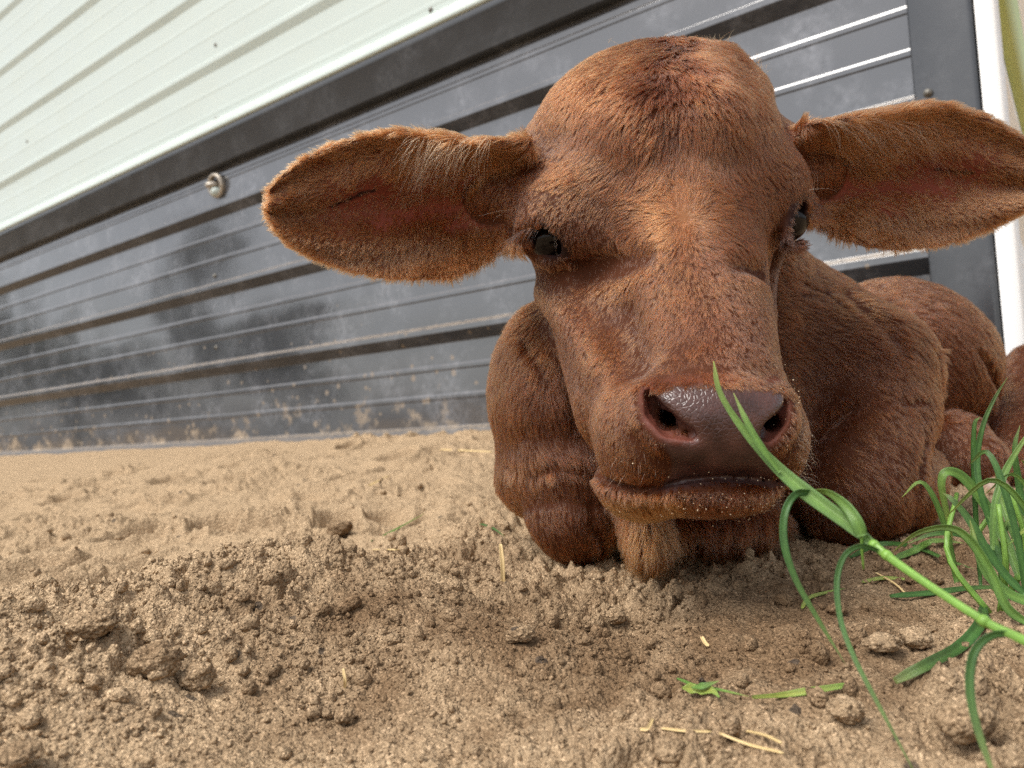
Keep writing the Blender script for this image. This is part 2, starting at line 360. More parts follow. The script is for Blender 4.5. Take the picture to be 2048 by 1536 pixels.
def ground_h(x, y, fine=True):
    x = np.asarray(x, float); y = np.asarray(y, float)
    h = base_h(x, y)
    near = np.exp(-(np.hypot(x, y)/3.0)**2)
    # trampled ridge on the left
    dd, sd_, zt_ = np.full(x.shape, 9.), np.zeros(x.shape), np.zeros(x.shape)
    for a, b in zip(RIDGE[:-1], RIDGE[1:]):
        d, s_, z_ = seg_dist(x, y, a, b); m = d < dd
        dd = np.where(m, d, dd); sd_ = np.where(m, s_, sd_); zt_ = np.where(m, z_, zt_)
    wdt = np.where(sd_ > 0, .055, .13)
    ridge = np.maximum(zt_-base_h(x, y), 0)*np.exp(-(dd/wdt)**2)
    h = h + ridge
    h -= .026*gauss(x, y, P(320, 1150, .62), .13, .07, .5)
    for (qx, qy, rx_, ry_, an_, dp_) in PRINTS:      # hoof prints and scuffs in the trampled sand
        g_ = ((x-qx)*math.cos(an_)+(y-qy)*math.sin(an_))**2/rx_**2 + ((y-qy)*math.cos(an_)-(x-qx)*math.sin(an_))**2/ry_**2
        h += dp_*(.55*np.exp(-(np.sqrt(g_)-1.25)**2/.10) - np.exp(-g_*g_))
    h -= .013*gauss(x, y, FOOT, .055, .035) + .010*gauss(x, y, FOOT2, .035, .03)
    h += .010*gauss(x, y, on_ground(1560, 1220, .0), .07, .06) + .009*gauss(x, y, on_ground(960, 1330, .0), .05, .05)
    h += .007*gauss(x, y, on_ground(620, 1250, .0), .08, .06)
    h += (.010*fbm2(x*4.5, y*4.5, 3, 3) + .004*fbm2(x*16, y*16, 3, 9))*near*(.6+.4*sm(.3, .9, np.hypot(x, y)))
    if not fine: return h
    ro = np.clip(.30 + .95*fbm2(x*6, y*6, 2, 40) + .50*np.exp(-(dd/.12)**2)*(sd_ < .02) + .35*gauss(x, y, FOOT, .09, .06) + .4*gauss(x, y, on_ground(1420, 1130, .01), .25, .05), .04, 1.15)
    wx, wy = x+.004*noise2(x*120, y*120, 61), y+.004*noise2(x*120, y*120, 62)
    c = np.zeros(x.shape)
    c += .95*domes(wx, wy, .034, .26, 101, .5)*sm(.45, .85, ro)
    c = np.maximum(c, 0) + .8*domes(wx, wy, .017, .34, 131, .6)*sm(.30, .8, ro)
    c += .9*domes(wx, wy, .0085, .5, 161, .7)*sm(.1, .6, ro)
    c += .55*domes(x, y, .0042, .75, 191, .8)*(.35+.65*ro)
    fade = 1-sm(1.0, 2.6, np.hypot(x, y))
    c *= fade
    # crust broken into blocks with dark crevices between
    f1, f2 = np.full(x.shape, 9.), np.full(x.shape, 9.)
    cs = .046; qx, qy = (x+.012*noise2(x*40, y*40, 81))/cs, (y+.012*noise2(x*40, y*40, 82))/cs
    ix, iy = np.floor(qx), np.floor(qy)
    for i in (-1, 0, 1):
        for j in (-1, 0, 1):
            d_ = np.hypot(qx-(ix+i+hash2(ix+i, iy+j, 83)), qy-(iy+j+hash2(ix+i, iy+j, 84)))
            f2 = np.minimum(f2, np.maximum(f1, d_)); f1 = np.minimum(f1, d_)
    blk = sm(.0, .22, f2-f1)
    c += (.0085*blk*(1-.6*f1*f1) - .003)*sm(.38, .75, ro)*fade*(.5+.7*hash2(np.floor(qx), np.floor(qy), 85))
    cr_ = np.abs(noise2(x*26+2*noise2(x*9, y*9, 77), y*26, 71)); 
    c -= .003*(1-sm(0, .10, cr_))*sm(.45, .8, ro)*fade
    c += (.0018+.0040*np.clip(ro, 0, 1))*fbm2(x*55, y*55, 4, 55, .6)*fade - .0040*np.clip(ro, 0, 1)*np.abs(fbm2(x*36, y*36, 3, 58))*fade + .0006*fbm2(x*330, y*330, 2, 56)*(1-sm(.4, .9, np.hypot(x, y)))
    return h + c
NA, NR = (1500, 820) if not DEV else (1000, 560)
az = np.concatenate([np.linspace(-math.pi, -.95, 60)[:-1], np.linspace(-.95, .95, NA), np.linspace(.95, math.pi, 60)[1:]])
rr_ = np.concatenate([np.exp(np.linspace(math.log(.16), math.log(3.6), NR)), np.exp(np.linspace(math.log(3.75), math.log(120), 60))])
AZ, RR = np.meshgrid(az, rr_, indexing='ij')
gx, gy = RR*np.sin(AZ), RR*np.cos(AZ)
gz = ground_h(gx.ravel(), gy.ravel()).reshape(gx.shape)
na, nr = gx.shape; idx = np.arange(na*nr).reshape(na, nr)
gf = np.stack([idx[:-1, :-1], idx[1:, :-1], idx[1:, 1:], idx[:-1, 1:]], -1).reshape(-1, 4)
gv = np.stack([gx, gy, gz], -1).reshape(-1, 3)
cen_ring = idx[:, 0]
gv = np.concatenate([gv, [[0, 0, float(gz[:, 0].mean())]]])
m_sand, nt, out = new_mat('sand')
L = nt.links.new
bs = nd(nt, 'ShaderNodeBsdfPrincipled', i_Roughness=.95); bs.inputs['Specular IOR Level'].default_value = .08
ge = nd(nt, 'ShaderNodeNewGeometry')
na1 = nd(nt, 'ShaderNodeTexNoise', i_Scale=2.6, i_Detail=6.0, i_Roughness=.6); nb = nd(nt, 'ShaderNodeTexNoise', i_Scale=38.0, i_Detail=5.0, i_Roughness=.6)
vg = nd(nt, 'ShaderNodeTexVoronoi', i_Scale=1150.0); vk = nd(nt, 'ShaderNodeTexVoronoi', i_Scale=420.0)
vd = nd(nt, 'ShaderNodeTexVoronoi', i_Scale=120.0)
for n in (na1, nb, vg, vk, vd): L(ge.outputs['Position'], n.inputs['Vector'])
c1 = nd(nt, 'ShaderNodeValToRGB'); e = c1.color_ramp.elements
e[0].color = (.185, .120, .068, 1); e[0].position = .36; e[1].color = (.41, .298, .186, 1); e[1].position = .60
ad = nd(nt, 'ShaderNodeMath', operation='MULTIPLY_ADD', i_1=.45); L(nb.outputs['Fac'], ad.inputs[0])
sc_ = nd(nt, 'ShaderNodeMath', operation='MULTIPLY_ADD', i_1=.55); L(na1.outputs['Fac'], sc_.inputs[0]); dry = nd(nt, 'ShaderNodeAttribute', attribute_name='dry'); L(dry.outputs['Fac'], sc_.inputs[2]); L(sc_.outputs[0], ad.inputs[2])  # this attribute holds dry sand tone plus the painted sunlight on the left
L(ad.outputs[0], c1.inputs[0])
# single grains: pale quartz, brown and dark
sx = nd(nt, 'ShaderNodeSeparateColor'); L(vg.outputs['Color'], sx.inputs[0])
cg = nd(nt, 'ShaderNodeValToRGB'); cg.color_ramp.interpolation = 'LINEAR'; e = cg.color_ramp.elements
e[0].color = (.25, .22, .20, 1); e[0].position = 0.0; e[1].color = (1.8, 1.8, 1.82, 1); e[1].position = 1.0
for p_, c_ in ((.10, (.70, .66, .62, 1)), (.5, (.95, .94, .92, 1)), (.86, (1.15, 1.13, 1.1, 1))):
    q = cg.color_ramp.elements.new(p_); q.color = c_
L(sx.outputs[0], cg.inputs[0])
mg = nd(nt, 'ShaderNodeMix', data_type='RGBA', blend_type='MULTIPLY'); mg.inputs['Factor'].default_value = .9
L(c1.outputs[0], mg.inputs['A']); L(cg.outputs[0], mg.inputs['B'])
sy = nd(nt, 'ShaderNodeSeparateColor'); L(vd.outputs['Color'], sy.inputs[0])
dk = nd(nt, 'ShaderNodeMath', operation='GREATER_THAN', i_1=.988); L(sy.outputs[1], dk.inputs[0])
dl = nd(nt, 'ShaderNodeMath', operation='LESS_THAN', i_1=.38); L(vd.outputs['Distance'], dl.inputs[0])
dm = nd(nt, 'ShaderNodeMath', operation='MULTIPLY'); L(dk.outputs[0], dm.inputs[0]); L(dl.outputs[0], dm.inputs[1])
dm2 = nd(nt, 'ShaderNodeMath', operation='MULTIPLY', i_1=.75); L(dm.outputs[0], dm2.inputs[0])
mk = nd(nt, 'ShaderNodeMix', data_type='RGBA'); mk.inputs['B'].default_value = (.05, .042, .036, 1); L(mg.outputs['Result'], mk.inputs['A']); L(dm2.outputs[0], mk.inputs['Factor'])
L(mk.outputs['Result'], bs.inputs['Base Color'])
b1 = nd(nt, 'ShaderNodeBump', i_Strength=.55, i_Distance=.0016, invert=True); L(vg.outputs['Distance'], b1.inputs['Height'])
b2 = nd(nt, 'ShaderNodeBump', i_Strength=.45, i_Distance=.004, invert=True); L(vk.outputs['Distance'], b2.inputs['Height']); L(b1.outputs[0], b2.inputs['Normal'])
L(b2.outputs[0], bs.inputs['Normal']); L(bs.outputs[0], out.inputs[0])
tri = [(int(cen_ring[i]), int(cen_ring[i+1]), len(gv)-1) for i in range(na-1)]
ground = mesh_obj('sand_ground', gv, gf, m_sand); tag(ground, kind='structure')
def dry_and_lit(x, y):                                   # trampled dry sand by the wall, sunlit left side painted paler, darker where the calf lies
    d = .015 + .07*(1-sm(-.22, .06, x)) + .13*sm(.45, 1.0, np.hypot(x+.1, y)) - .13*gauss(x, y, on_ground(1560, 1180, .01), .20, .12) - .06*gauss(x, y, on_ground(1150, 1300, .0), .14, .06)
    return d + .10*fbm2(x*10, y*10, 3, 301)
def set_dry_lit(o, xy):
    a = o.data.attributes.new('dry', 'FLOAT', 'POINT'); a.data.foreach_set('value', dry_and_lit(xy[:, 0], xy[:, 1]).astype(np.float32))
set_dry_lit(ground, gv)

# loose crumbs of sand lying on it (nobody could count them)
def ico(sub):
    bm = bmesh.new(); bmesh.ops.create_icosphere(bm, subdivisions=sub, radius=1)
    v = np.array([x.co[:] for x in bm.verts]); f = np.array([[l.index for l in p.verts] for p in bm.faces]); bm.free(); return v, f
r = np.random.default_rng(77)
allv, allf, off = [], [], 0
for sub, n, lo_, hi_, rmin, rmax in ((2, 1100, .0018, .0050, .22, 1.1), (1, 15000, .0004, .0016, .2, .75)):
    if DEV: n = n//2
    iv, if_ = ico(sub)
    a_ = r.uniform(-.72, .72, n*6); d_ = np.exp(r.uniform(math.log(rmin), math.log(rmax), n*6))
    x_, y_ = d_*np.sin(a_), d_*np.cos(a_)
    keep = np.clip(.12 + 1.2*np.clip(fbm2(x_*9, y_*9, 3, 91), 0, 1) + .9*np.exp(-(np.min([seg_dist(x_, y_, a, b)[0] for a, b in zip(RIDGE[:-1], RIDGE[1:])], axis=0)/.12)**2), 0, 1) > r.random(n*6)
    dw_ = (A0[0]-x_)*(-nrm[0]) + (A0[1]-y_)*(-nrm[1])
    keep &= dw_ > .06
    x_, y_ = x_[keep][:n], y_[keep][:n]; n = len(x_)
    z_ = ground_h(x_, y_)
    s_ = lo_ + (hi_-lo_)*r.random(n)**2.5
    st = r.uniform(.65, 1.25, (n, 3))*s_[:, None]
    an = r.uniform(0, 6.28, n); ca, sa = np.cos(an), np.sin(an)
    v = iv[None]*(1 + r.normal(0, .13, (n, len(iv), 1)))*st[:, None]
    vx = v[..., 0]*ca[:, None]-v[..., 1]*sa[:, None]; vy = v[..., 0]*sa[:, None]+v[..., 1]*ca[:, None]
    v = np.stack([vx+x_[:, None], vy+y_[:, None], v[..., 2]+(z_+s_*.35)[:, None]], -1)
    allv.append(v.reshape(-1, 3)); allf.append((if_[None]+(np.arange(n)*len(iv))[:, None, None]+off).reshape(-1, 3)); off += n*len(iv)
crumbs = mesh_obj('sand_crumbs', np.concatenate(allv), np.concatenate(allf), m_sand)
tag(crumbs, kind='stuff'); set_dry_lit(crumbs, np.concatenate(allv))

# a far line of trees off to the left: the glossy sheets mirror it
r = np.random.default_rng(50)
m_far, nt, out = new_mat('far_foliage'); bs = nd(nt, 'ShaderNodeBsdfPrincipled', i_Roughness=.6); ge = nd(nt, 'ShaderNodeNewGeometry'); cr = nd(nt, 'ShaderNodeValToRGB')
cr.color_ramp.elements[0].color = (.025, .045, .018, 1); cr.color_ramp.elements[1].color = (.07, .11, .035, 1)
nt.links.new(ge.outputs['Random Per Island'], cr.inputs[0]); nt.links.new(cr.outputs[0], bs.inputs['Base Color']); nt.links.new(bs.outputs[0], out.inputs[0])
tv_, tf_ = [], []
for (x_, y_, hh, wd) in ((-15, 5.6, 2.2, 1.1), (-16, 3.3, 4.4, 1.0), (-15, 1.9, 2.6, .8), (-17, 7.8, 3.6, 1.3), (-14, 10.5, 3.4, 1.5)):
    n = 1500
    blobs = np.stack([r.normal(0, wd*.45, 9), r.normal(0, wd*.45, 9), r.uniform(.35, .95, 9)*hh], 1)
    c = blobs[r.integers(0, 9, n)] + r.normal(0, wd*.24, (n, 3)) + np.array([x_, y_, 0]); c[:, 2] = np.abs(c[:, 2])
    a_ = r.normal(0, 1, (n, 3)); a_ /= np.linalg.norm(a_, axis=1, keepdims=True); b_ = np.cross(a_, r.normal(0, 1, (n, 3))); b_ /= np.linalg.norm(b_, axis=1, keepdims=True)
    s_ = r.uniform(.06, .16, (n, 1)); o_ = sum(len(q) for q in tv_)
    tv_.append(np.stack([c-a_*s_, c+b_*s_*.5, c+a_*s_, c-b_*s_*.5], 1).reshape(-1, 3)); tf_.append(np.arange(n*4).reshape(n, 4)+o_)
    ang = np.arange(8)*math.pi/4; o_ = sum(len(q) for q in tv_)
    ring = np.concatenate([np.stack([x_+rr*np.cos(ang), y_+rr*np.sin(ang), np.full(8, z_)], 1) for rr, z_ in ((.14, -.2), (.10, hh*.4), (.03, hh*.85))])
    tv_.append(ring); i8 = np.arange(8)
    tf_.append(np.concatenate([np.stack([o_+l*8+i8, o_+l*8+(i8+1) % 8, o_+l*8+8+(i8+1) % 8, o_+l*8+8+i8], 1) for l in (0, 1)]))
tag(mesh_obj('far_treeline', np.concatenate(tv_), np.concatenate(tf_), m_far, smooth=False), kind='stuff')
# ================================================================ CALF : sculpted as one implicit surface
def V3(a): return np.asarray(a, np.float32)
def ell(p, c, r, R=None):
    q = p - V3(c)
    if R is not None: q = q @ V3(R)
    r = V3(r)
    k0 = np.sqrt(((q/r)**2).sum(1)); k1 = np.sqrt(((q/(r*r))**2).sum(1)) + 1e-9
    return k0*(k0-1)/k1
def cap(p, a, b, ra, rb=None):
    if rb is None: rb = ra
    a, b = V3(a), V3(b); pa = p-a; ba = b-a
    t = np.clip((pa @ ba)/(ba @ ba), 0, 1)
    return np.sqrt(((pa - t[:, None]*ba)**2).sum(1)) - (ra + (rb-ra)*t)
def chain(p, pts, rs):
    d = None
    for (a, b, ra, rb) in zip(pts[:-1], pts[1:], rs[:-1], rs[1:]):
        e = cap(p, a, b, ra, rb); d = e if d is None else np.minimum(d, e)
    return d
def smin(a, b, k):
    h = np.maximum(k-np.abs(a-b), 0)/k
    return np.minimum(a, b) - h*h*k*.25
def smax(a, b, k): return -smin(-a, -b, k)
def pr(px, z): return px*z/F                        # pixel radius at depth -> metres
def rot2(deg):                                      # rotation in the picture plane (counter-clockwise as seen)
    a = math.radians(deg); return np.array([[math.cos(a), -math.sin(a), 0], [math.sin(a), math.cos(a), 0], [0, 0, 1]])
def rotx(deg):
    a = math.radians(deg); return np.array([[1, 0, 0], [0, math.cos(a), -math.sin(a)], [0, math.sin(a), math.cos(a)]])
def roty(deg):
    a = math.radians(deg); return np.array([[math.cos(a), 0, math.sin(a)], [0, 1, 0], [-math.sin(a), 0, math.cos(a)]])

def head_base(p):
    d = ell(p, Q(1318, 372, .560), (.0925, .0880, .085))                     # cranium
    d = smin(d, ell(p, Q(1195, 262, .565), (.046, .040, .055), rot2(35)), .03)
    d = smin(d, ell(p, Q(1352, 208, .575), (.062, .038, .050)), .035)        # poll
    d = smin(d, ell(p, Q(1345, 310, .515), (.060, .052, .040)), .030)        # forehead plane
    d = smin(d, ell(p, Q(1140, 430, .525), (.040, .036, .042)), .022)        # brow, near eye
    d = smin(d, ell(p, Q(1522, 402, .535), (.033, .035, .045)), .020)        # brow, far eye
    d = smin(d, cap(p, Q(1365, 450, .515), Q(1425, 760, .428), .052, .037), .03)   # bridge of the nose
    d = smin(d, cap(p, Q(1205, 560, .575), Q(1265, 800, .470), .046, .038), .04)   # cheek and jaw
    d = smin(d, cap(p, Q(1450, 560, .580), Q(1452, 790, .480), .034, .031), .04)
    d = smin(d, cap(p, Q(1345, 640, .60), Q(1390, 900, .47), .05, .04), .04)       # lower jaw
    d = smin(d, ell(p, Q(1397, 850, .420), (.0535, .0335, .047), rot2(-4)), .022)  # muzzle
    d = smin(d, ell(p, Q(1285, 898, .422), (.0250, .0285, .036)), .016)      # upper lip pad near side
    d = smin(d, ell(p, Q(1520, 893, .425), (.0225, .0265, .036)), .016)
    return d + .0016                                # room for the coat
def ray_z(f, px, py, z0=.34, z1=.62):               # depth of the first surface along a line of sight (or of its nearest pass)
    z = np.linspace(z0, z1, 561)
    v = f((Q(px, py, 1.0)[None]*z[:, None]).astype(np.float32))
    i = np.argmax(v < 0) if (v < 0).any() else np.argmin(v)
    return float(z[i])
def head(p):
    d = head_base(p)
    # chin under the mouth line
    c = ell(p, Q(1395, 972, .422), (.0420, .0165, .038), rot2(-2))
    c = smin(c, ell(p, Q(1265, 975, .445), (.0220, .0170, .040), rot2(-22)), .012)
    return smin(d, c, .006)
_z = {}
def S(px, py, dz=0.):                               # a point dz behind the skin of the head
    if (px, py) not in _z: _z[(px, py)] = ray_z(head, px, py)
    return Q(px, py, _z[(px, py)] + dz)
NOSTL = [(1300, 792), (1312, 824), (1340, 852), (1380, 868)]
NOSTR = [(1562, 806), (1552, 838), (1532, 862)]
MOUTH = [(1196, 944), (1222, 960), (1266, 972), (1320, 974), (1370, 962), (1440, 955), (1500, 958), (1548, 962), (1572, 958)]
def details(p, d):
    m = p[:, 2] < .56
    q = p[m]; e = d[m]
    # brow crease, cheek bone, nasal ridge
    e = smax(e, -chain(q, [S(1168, 536, -.004), S(1225, 528, -.004), S(1290, 506, -.003)], [.004, .0045, .002]), .014)
    e = smax(e, -chain(q, [S(1478, 520, -.004), S(1530, 540, -.003)], [.002, .004]), .012)
    e = smin(e, chain(q, [S(1090, 590, .007), S(1150, 640, .007), S(1210, 730, .009)], [.003, .005, .003]), .02)
    e = smax(e, -chain(q, [S(1240, 620, -.006), S(1270, 720, -.006)], [.0035, .0035]), .02)
    e = smin(e, ell(q, S(1160, 462, .006), (.020, .011, .010), rot2(-20)), .016)
    e = smin(e, ell(q, S(1290, 250, .012), (.016, .020, .014)), .02)
    e = smin(e, ell(q, S(1420, 245, .012), (.016, .018, .014)), .02)
    # nose pad: flatter plane between the nostrils
    e = smin(e, ell(q, S(1440, 840, .012), (.0330, .0215, .016), rot2(-3)), .010)
    # nostril wings
    e = smin(e, chain(q, [S(1284, 790, .002), S(1290, 838, .001), S(1326, 876, .001), S(1375, 890, .002), S(1402, 872, .004)], [.004, .0055, .0058, .0055, .003]), .008)
    e = smin(e, chain(q, [S(1578, 800, .003), S(1574, 842, .001), S(1552, 880, .001), S(1526, 886, .003)], [.003, .004, .0046, .0036]), .007)
    e = smin(e, chain(q, [S(1314, 786, .002), S(1345, 805, .001), S(1395, 836, .003)], [.0050, .0062, .005]), .008)   # upper nostril roll
    e = smin(e, chain(q, [S(1556, 786, .003), S(1530, 812, .003)], [.0045, .005]), .008)
    # nostrils: comma slots that run backwards and up into the nose
    n = chain(q, [S(*a, -.001) for a in NOSTL], [.0028, .0052, .0056, .0032])
    n = np.minimum(n, chain(q, [S(*NOSTL[0], .004), S(*NOSTL[1], .008), S(*NOSTL[2], .010), S(*NOSTL[3], .006)], [.002, .005, .0055, .002]))
    n = np.minimum(n, cap(q, S(1332, 842, .004), S(1355, 815, .040), .0050, .007))
    n2 = chain(q, [S(*a, -.001) for a in NOSTR], [.0026, .0048, .0052])
    n2 = np.minimum(n2, cap(q, S(1545, 848, .004), S(1515, 825, .036), .0046, .006))
    e = smax(e, -np.minimum(n, n2), .0035)
    # mouth groove
    g = None
    for (a, b) in zip(MOUTH[:-1], MOUTH[1:]):
        for dz in (-.002, .003, .008):
            t = cap(q, S(*a, dz), S(*b, dz), .0012)
            g = t if g is None else np.minimum(g, t)
    e = smax(e, -g, .005)
    # ---- near eye
    e = smin(e, chain(q, [S(1044, 474, .003), S(1054, 448, .002), S(1084, 434, .001), S(1114, 452, .001), S(1146, 500, .002)], [.002, .0050, .0058, .0054, .0030]), .012)
    e = smin(e, chain(q, [S(1056, 492, .003), S(1074, 512, .002), S(1100, 522, .002), S(1136, 512, .002)], [.002, .0030, .0034, .002]), .009)
    ey = ell(q, S(1096, 481, .002), (.0124, .0068, .016), rot2(-36))
    e = smax(e, -ey, .0025)
    e = smax(e, -chain(q, [S(1140, 510, -.001), S(1166, 528, -.001)], [.0015, .0028]), .005)     # tear gland
    e = smax(e, -chain(q, [S(1064, 432, -.001), S(1100, 428, -.001), S(1140, 462, -.001)], [.0006, .0010, .0006]), .005)   # lid fold
    # ---- far eye
    e = smin(e, chain(q, [Q(1622, 398, .520), Q(1606, 404, .506), Q(1586, 424, .497), Q(1574, 462, .492), Q(1570, 482, .490)], [.003, .0034, .0034, .003, .002]), .006)
    e = smin(e, chain(q, [Q(1600, 488, .508), Q(1586, 494, .498), Q(1574, 482, .490)], [.003, .0028, .002]), .006)
    e = smax(e, -ell(q, Q(1597, 440, .500), (.0050, .0122, .016), rot2(-17)), .0025)
    e = smax(e, -chain(q, [S(1558, 500, .0), S(1549, 530, .0), S(1545, 590, .0)], [.0025, .0048, .0035]), .009)
    d = d.copy(); d[m] = e
    return d

# ---- ears: cupped leaves. frame a (base to tip), b (towards the upper edge), c (towards the opening)
def ear_frame(B, T, up, turn):
    a = T-B; L = np.linalg.norm(a); a = a/L
    c = np.array([0, 0, -1.0]); c = c - a*(c @ a); c /= np.linalg.norm(c)
    b = np.cross(a, c); b /= np.linalg.norm(b)
    if b @ np.array([0, 1, 0]) < 0: b = -b
    t = math.radians(turn)
    b, c = b*math.cos(t) + c*math.sin(t), c*math.cos(t) - b*math.sin(t)
    return B, L, a, b, c
EARL = ear_frame(Q(1035, 385, .545), Q(532, 415, .512), 1, 12)
EARR = ear_frame(Q(1585, 335, .555), Q(2092, 362, .535), 1, 12)
EL_U = ([-.1, 0, .08, .2, .32, .45, .58, .72, .85, .93, .98, 1.0], np.array([75, 92, 92, 96, 112, 126, 124, 108, 82, 58, 34, 4]))
EL_L = ([-.1, 0, .08, .2, .32, .45, .58, .72, .85, .93, .98, 1.0], np.array([70, 82, 98, 136, 156, 156, 148, 128, 100, 74, 44, 4]))
ER_U = ([-.1, 0, .08, .2, .32, .45, .55, .7, .85, .93, .98, 1.0], np.array([64, 72, 80, 94, 110, 126, 130, 114, 84, 62, 36, 4]))
ER_L = ([-.1, 0, .08, .2, .32, .45, .58, .72, .85, .93, .98, 1.0], np.array([62, 76, 98, 124, 140, 146, 138, 120, 90, 66, 38, 4]))
def ear_uvw(p, fr):
    B, L, a, b, c = fr
    q = p - V3(B)
    return q @ V3(a)/L, q @ V3(b), q @ V3(c)
def ear_sdf(p, fr, U, Lo, z):
    s, v, w = ear_uvw(p, fr)
    eu = np.interp(s, U[0], U[1]*z/F).astype(np.float32); el = np.interp(s, Lo[0], Lo[1]*z/F).astype(np.float32)
    hw = (eu+el)/2; mid = (eu-el)/2
    x = np.clip((v-mid)/np.maximum(hw, .004), -1.3, 1.3)
    depth = np.interp(s, [0, .15, .4, .8, 1], [.030, .034, .028, .012, .001]).astype(np.float32)
    # cup: hollow in the middle, the upper rim rolls further forward near the base
    roll = np.interp(s, [0, .15, .35, .6, 1], [.026, .026, .014, .006, 0]).astype(np.float32)
    w0 = depth*(x*x-.75) + roll*np.clip(x, 0, 1.3)**2 - .004*np.sin(x*7+s*3)*sm(.15, .4, s)
    slope = 2*depth*np.abs(x)/np.maximum(hw, .004) + 2*roll*np.clip(x, 0, 1.3)/np.maximum(hw, .004)
    th = np.interp(s, [0, .5, .8, 1], [.0052, .0040, .0036, .0036]).astype(np.float32)
    shell = np.abs(w-w0)/np.sqrt(1+slope*slope) - th
    edge = np.maximum(v-eu, -el-v)
    edge = np.maximum(edge, np.maximum(s-1, -.02-s)*fr[1])
    return smax(shell, edge*.8, .004)
def ears(p):
    d = np.full(len(p), .2, np.float32)
    for fr, U, Lo, z, sgn in ((EARL, EL_U, EL_L, .53, -1), (EARR, ER_U, ER_L, .545, 1)):
        m = np.linalg.norm(p - V3(fr[0] + fr[2]*fr[1]*.5), axis=1) < .14
        if m.any():
            d[m] = np.minimum(d[m], ear_sdf(p[m], fr, U, Lo, z))
        far = np.linalg.norm(p - V3(fr[0] + fr[2]*fr[1]*.5), axis=1) - .11
        d[~m] = np.minimum(d[~m], far[~m])
    return d
def ear_roots(p):
    d = cap(p, Q(1110, 385, .585), Q(1010, 382, .563), .040, .030)
    d = np.minimum(d, cap(p, Q(1520, 340, .595), Q(1605, 338, .575), .038, .028))
    return d

def body(p):
    d = cap(p, Q(1330, 430, .66), Q(1430, 760, .74), .085, .115)                        # neck
    d = smin(d, cap(p, Q(1430, 780, .74), Q(1720, 800, 1.02), .125, .120), .06)         # trunk
    d = smin(d, ell(p, Q(1390, 930, .64), (.095, .070, .085)), .04)                     # brisket
    d = smin(d, ell(p, Q(1128, 795, .625), (.061, .080, .080), rot2(4)), .025)          # near shoulder
    d = smin(d, cap(p, Q(1155, 950, .590), Q(1150, 1025, .580), .050, .037), .012)      # near folded knee
    d = smin(d, cap(p, Q(1085, 950, .62), Q(1080, 960, .70), .036, .030), .02)
    d = smin(d, cap(p, Q(1560, 660, .74), Q(1720, 750, .655), .060, .062), .03)         # far shoulder
    d = smin(d, cap(p, Q(1750, 840, .625), Q(1705, 990, .575), .047, .041), .014)      # far forearm
    d = smin(d, cap(p, Q(1800, 1000, .59), Q(1830, 950, .70), .026, .028), .02)
    d = smin(d, ell(p, Q(1805, 725, .935), (.112, .095, .105), rot2(-36)), .022)           # thigh
    d = smin(d, cap(p, Q(1905, 905, .835), Q(1940, 930, .815), .044, .036), .010)       # hock
    d = smin(d, cap(p, Q(2090, 760, .99), Q(2030, 900, .88), .050, .040), .015)         # lower hind leg
    d = smin(d, cap(p, Q(2060, 860, .90), Q(2080, 960, .83), .040, .032), .012)
    d = smin(d, cap(p, Q(1265, 1000, .530), Q(1292, 1075, .520), .016, .015), .02)      # tuft on the brisket
    d = smin(d, ell(p, Q(1420, 1040, .555), (.055, .022, .03)), .02)
    return d
_zb = {}
def SB(px, py, dz=0.):                              # a point on the skin of the trunk and legs
    if (px, py) not in _zb: _zb[(px, py)] = ray_z(body, px, py, .48, 1.15)
    return Q(px, py, _zb[(px, py)] + dz)
FOLDS = [([(1590, 910), (1630, 865), (1665, 835), (1705, 808)], .0040), ([(1010, 925), (1060, 940), (1120, 930), (1170, 935)], .0016),
         ([(1850, 880), (1838, 940), (1838, 975)], .0030), ([(1690, 585), (1730, 620), (1770, 645), (1800, 690)], .0040), ([(1040, 660), (1075, 720), (1100, 780)], .0020),
         ([(1955, 700), (1985, 745), (2000, 800)], .0040), ([(1180, 1000), (1190, 1050), (1215, 1090)], .002), ([(1600, 560), (1650, 585), (1700, 630)], .0016), ([(1590, 600), (1640, 625), (1690, 660)], .0014), ([(1760, 780), (1800, 800), (1850, 800)], .002), ([(1690, 880), (1740, 900), (1790, 960)], .0018), ([(1840, 640), (1870, 700), (1880, 770)], .002), ([(1110, 700), (1140, 760), (1150, 840)], .002)]
def calf_sdf(p):
    p = np.asarray(p, np.float32)
    h = head(p)
    h = smin(h, ear_roots(p), .03)
    h = smin(h, ears(p), .014)
    h = details(p, h)
    b = body(p)
    m = np.abs(b) < .03
    if m.any():
        q = p[m]; e = b[m]
        for line, r_ in FOLDS: e = smax(e, -chain(q, [SB(*a, -.001) for a in line], [r_*.4]+[r_]*(len(line)-2)+[r_*.4]), r_*2.6)
        e = e + .0020*noise3(q/.05, 5) + .0009*noise3(q/.02, 6)      # muscle and slack skin
        b = b.copy(); b[m] = e
    return smin(h, b, .012)

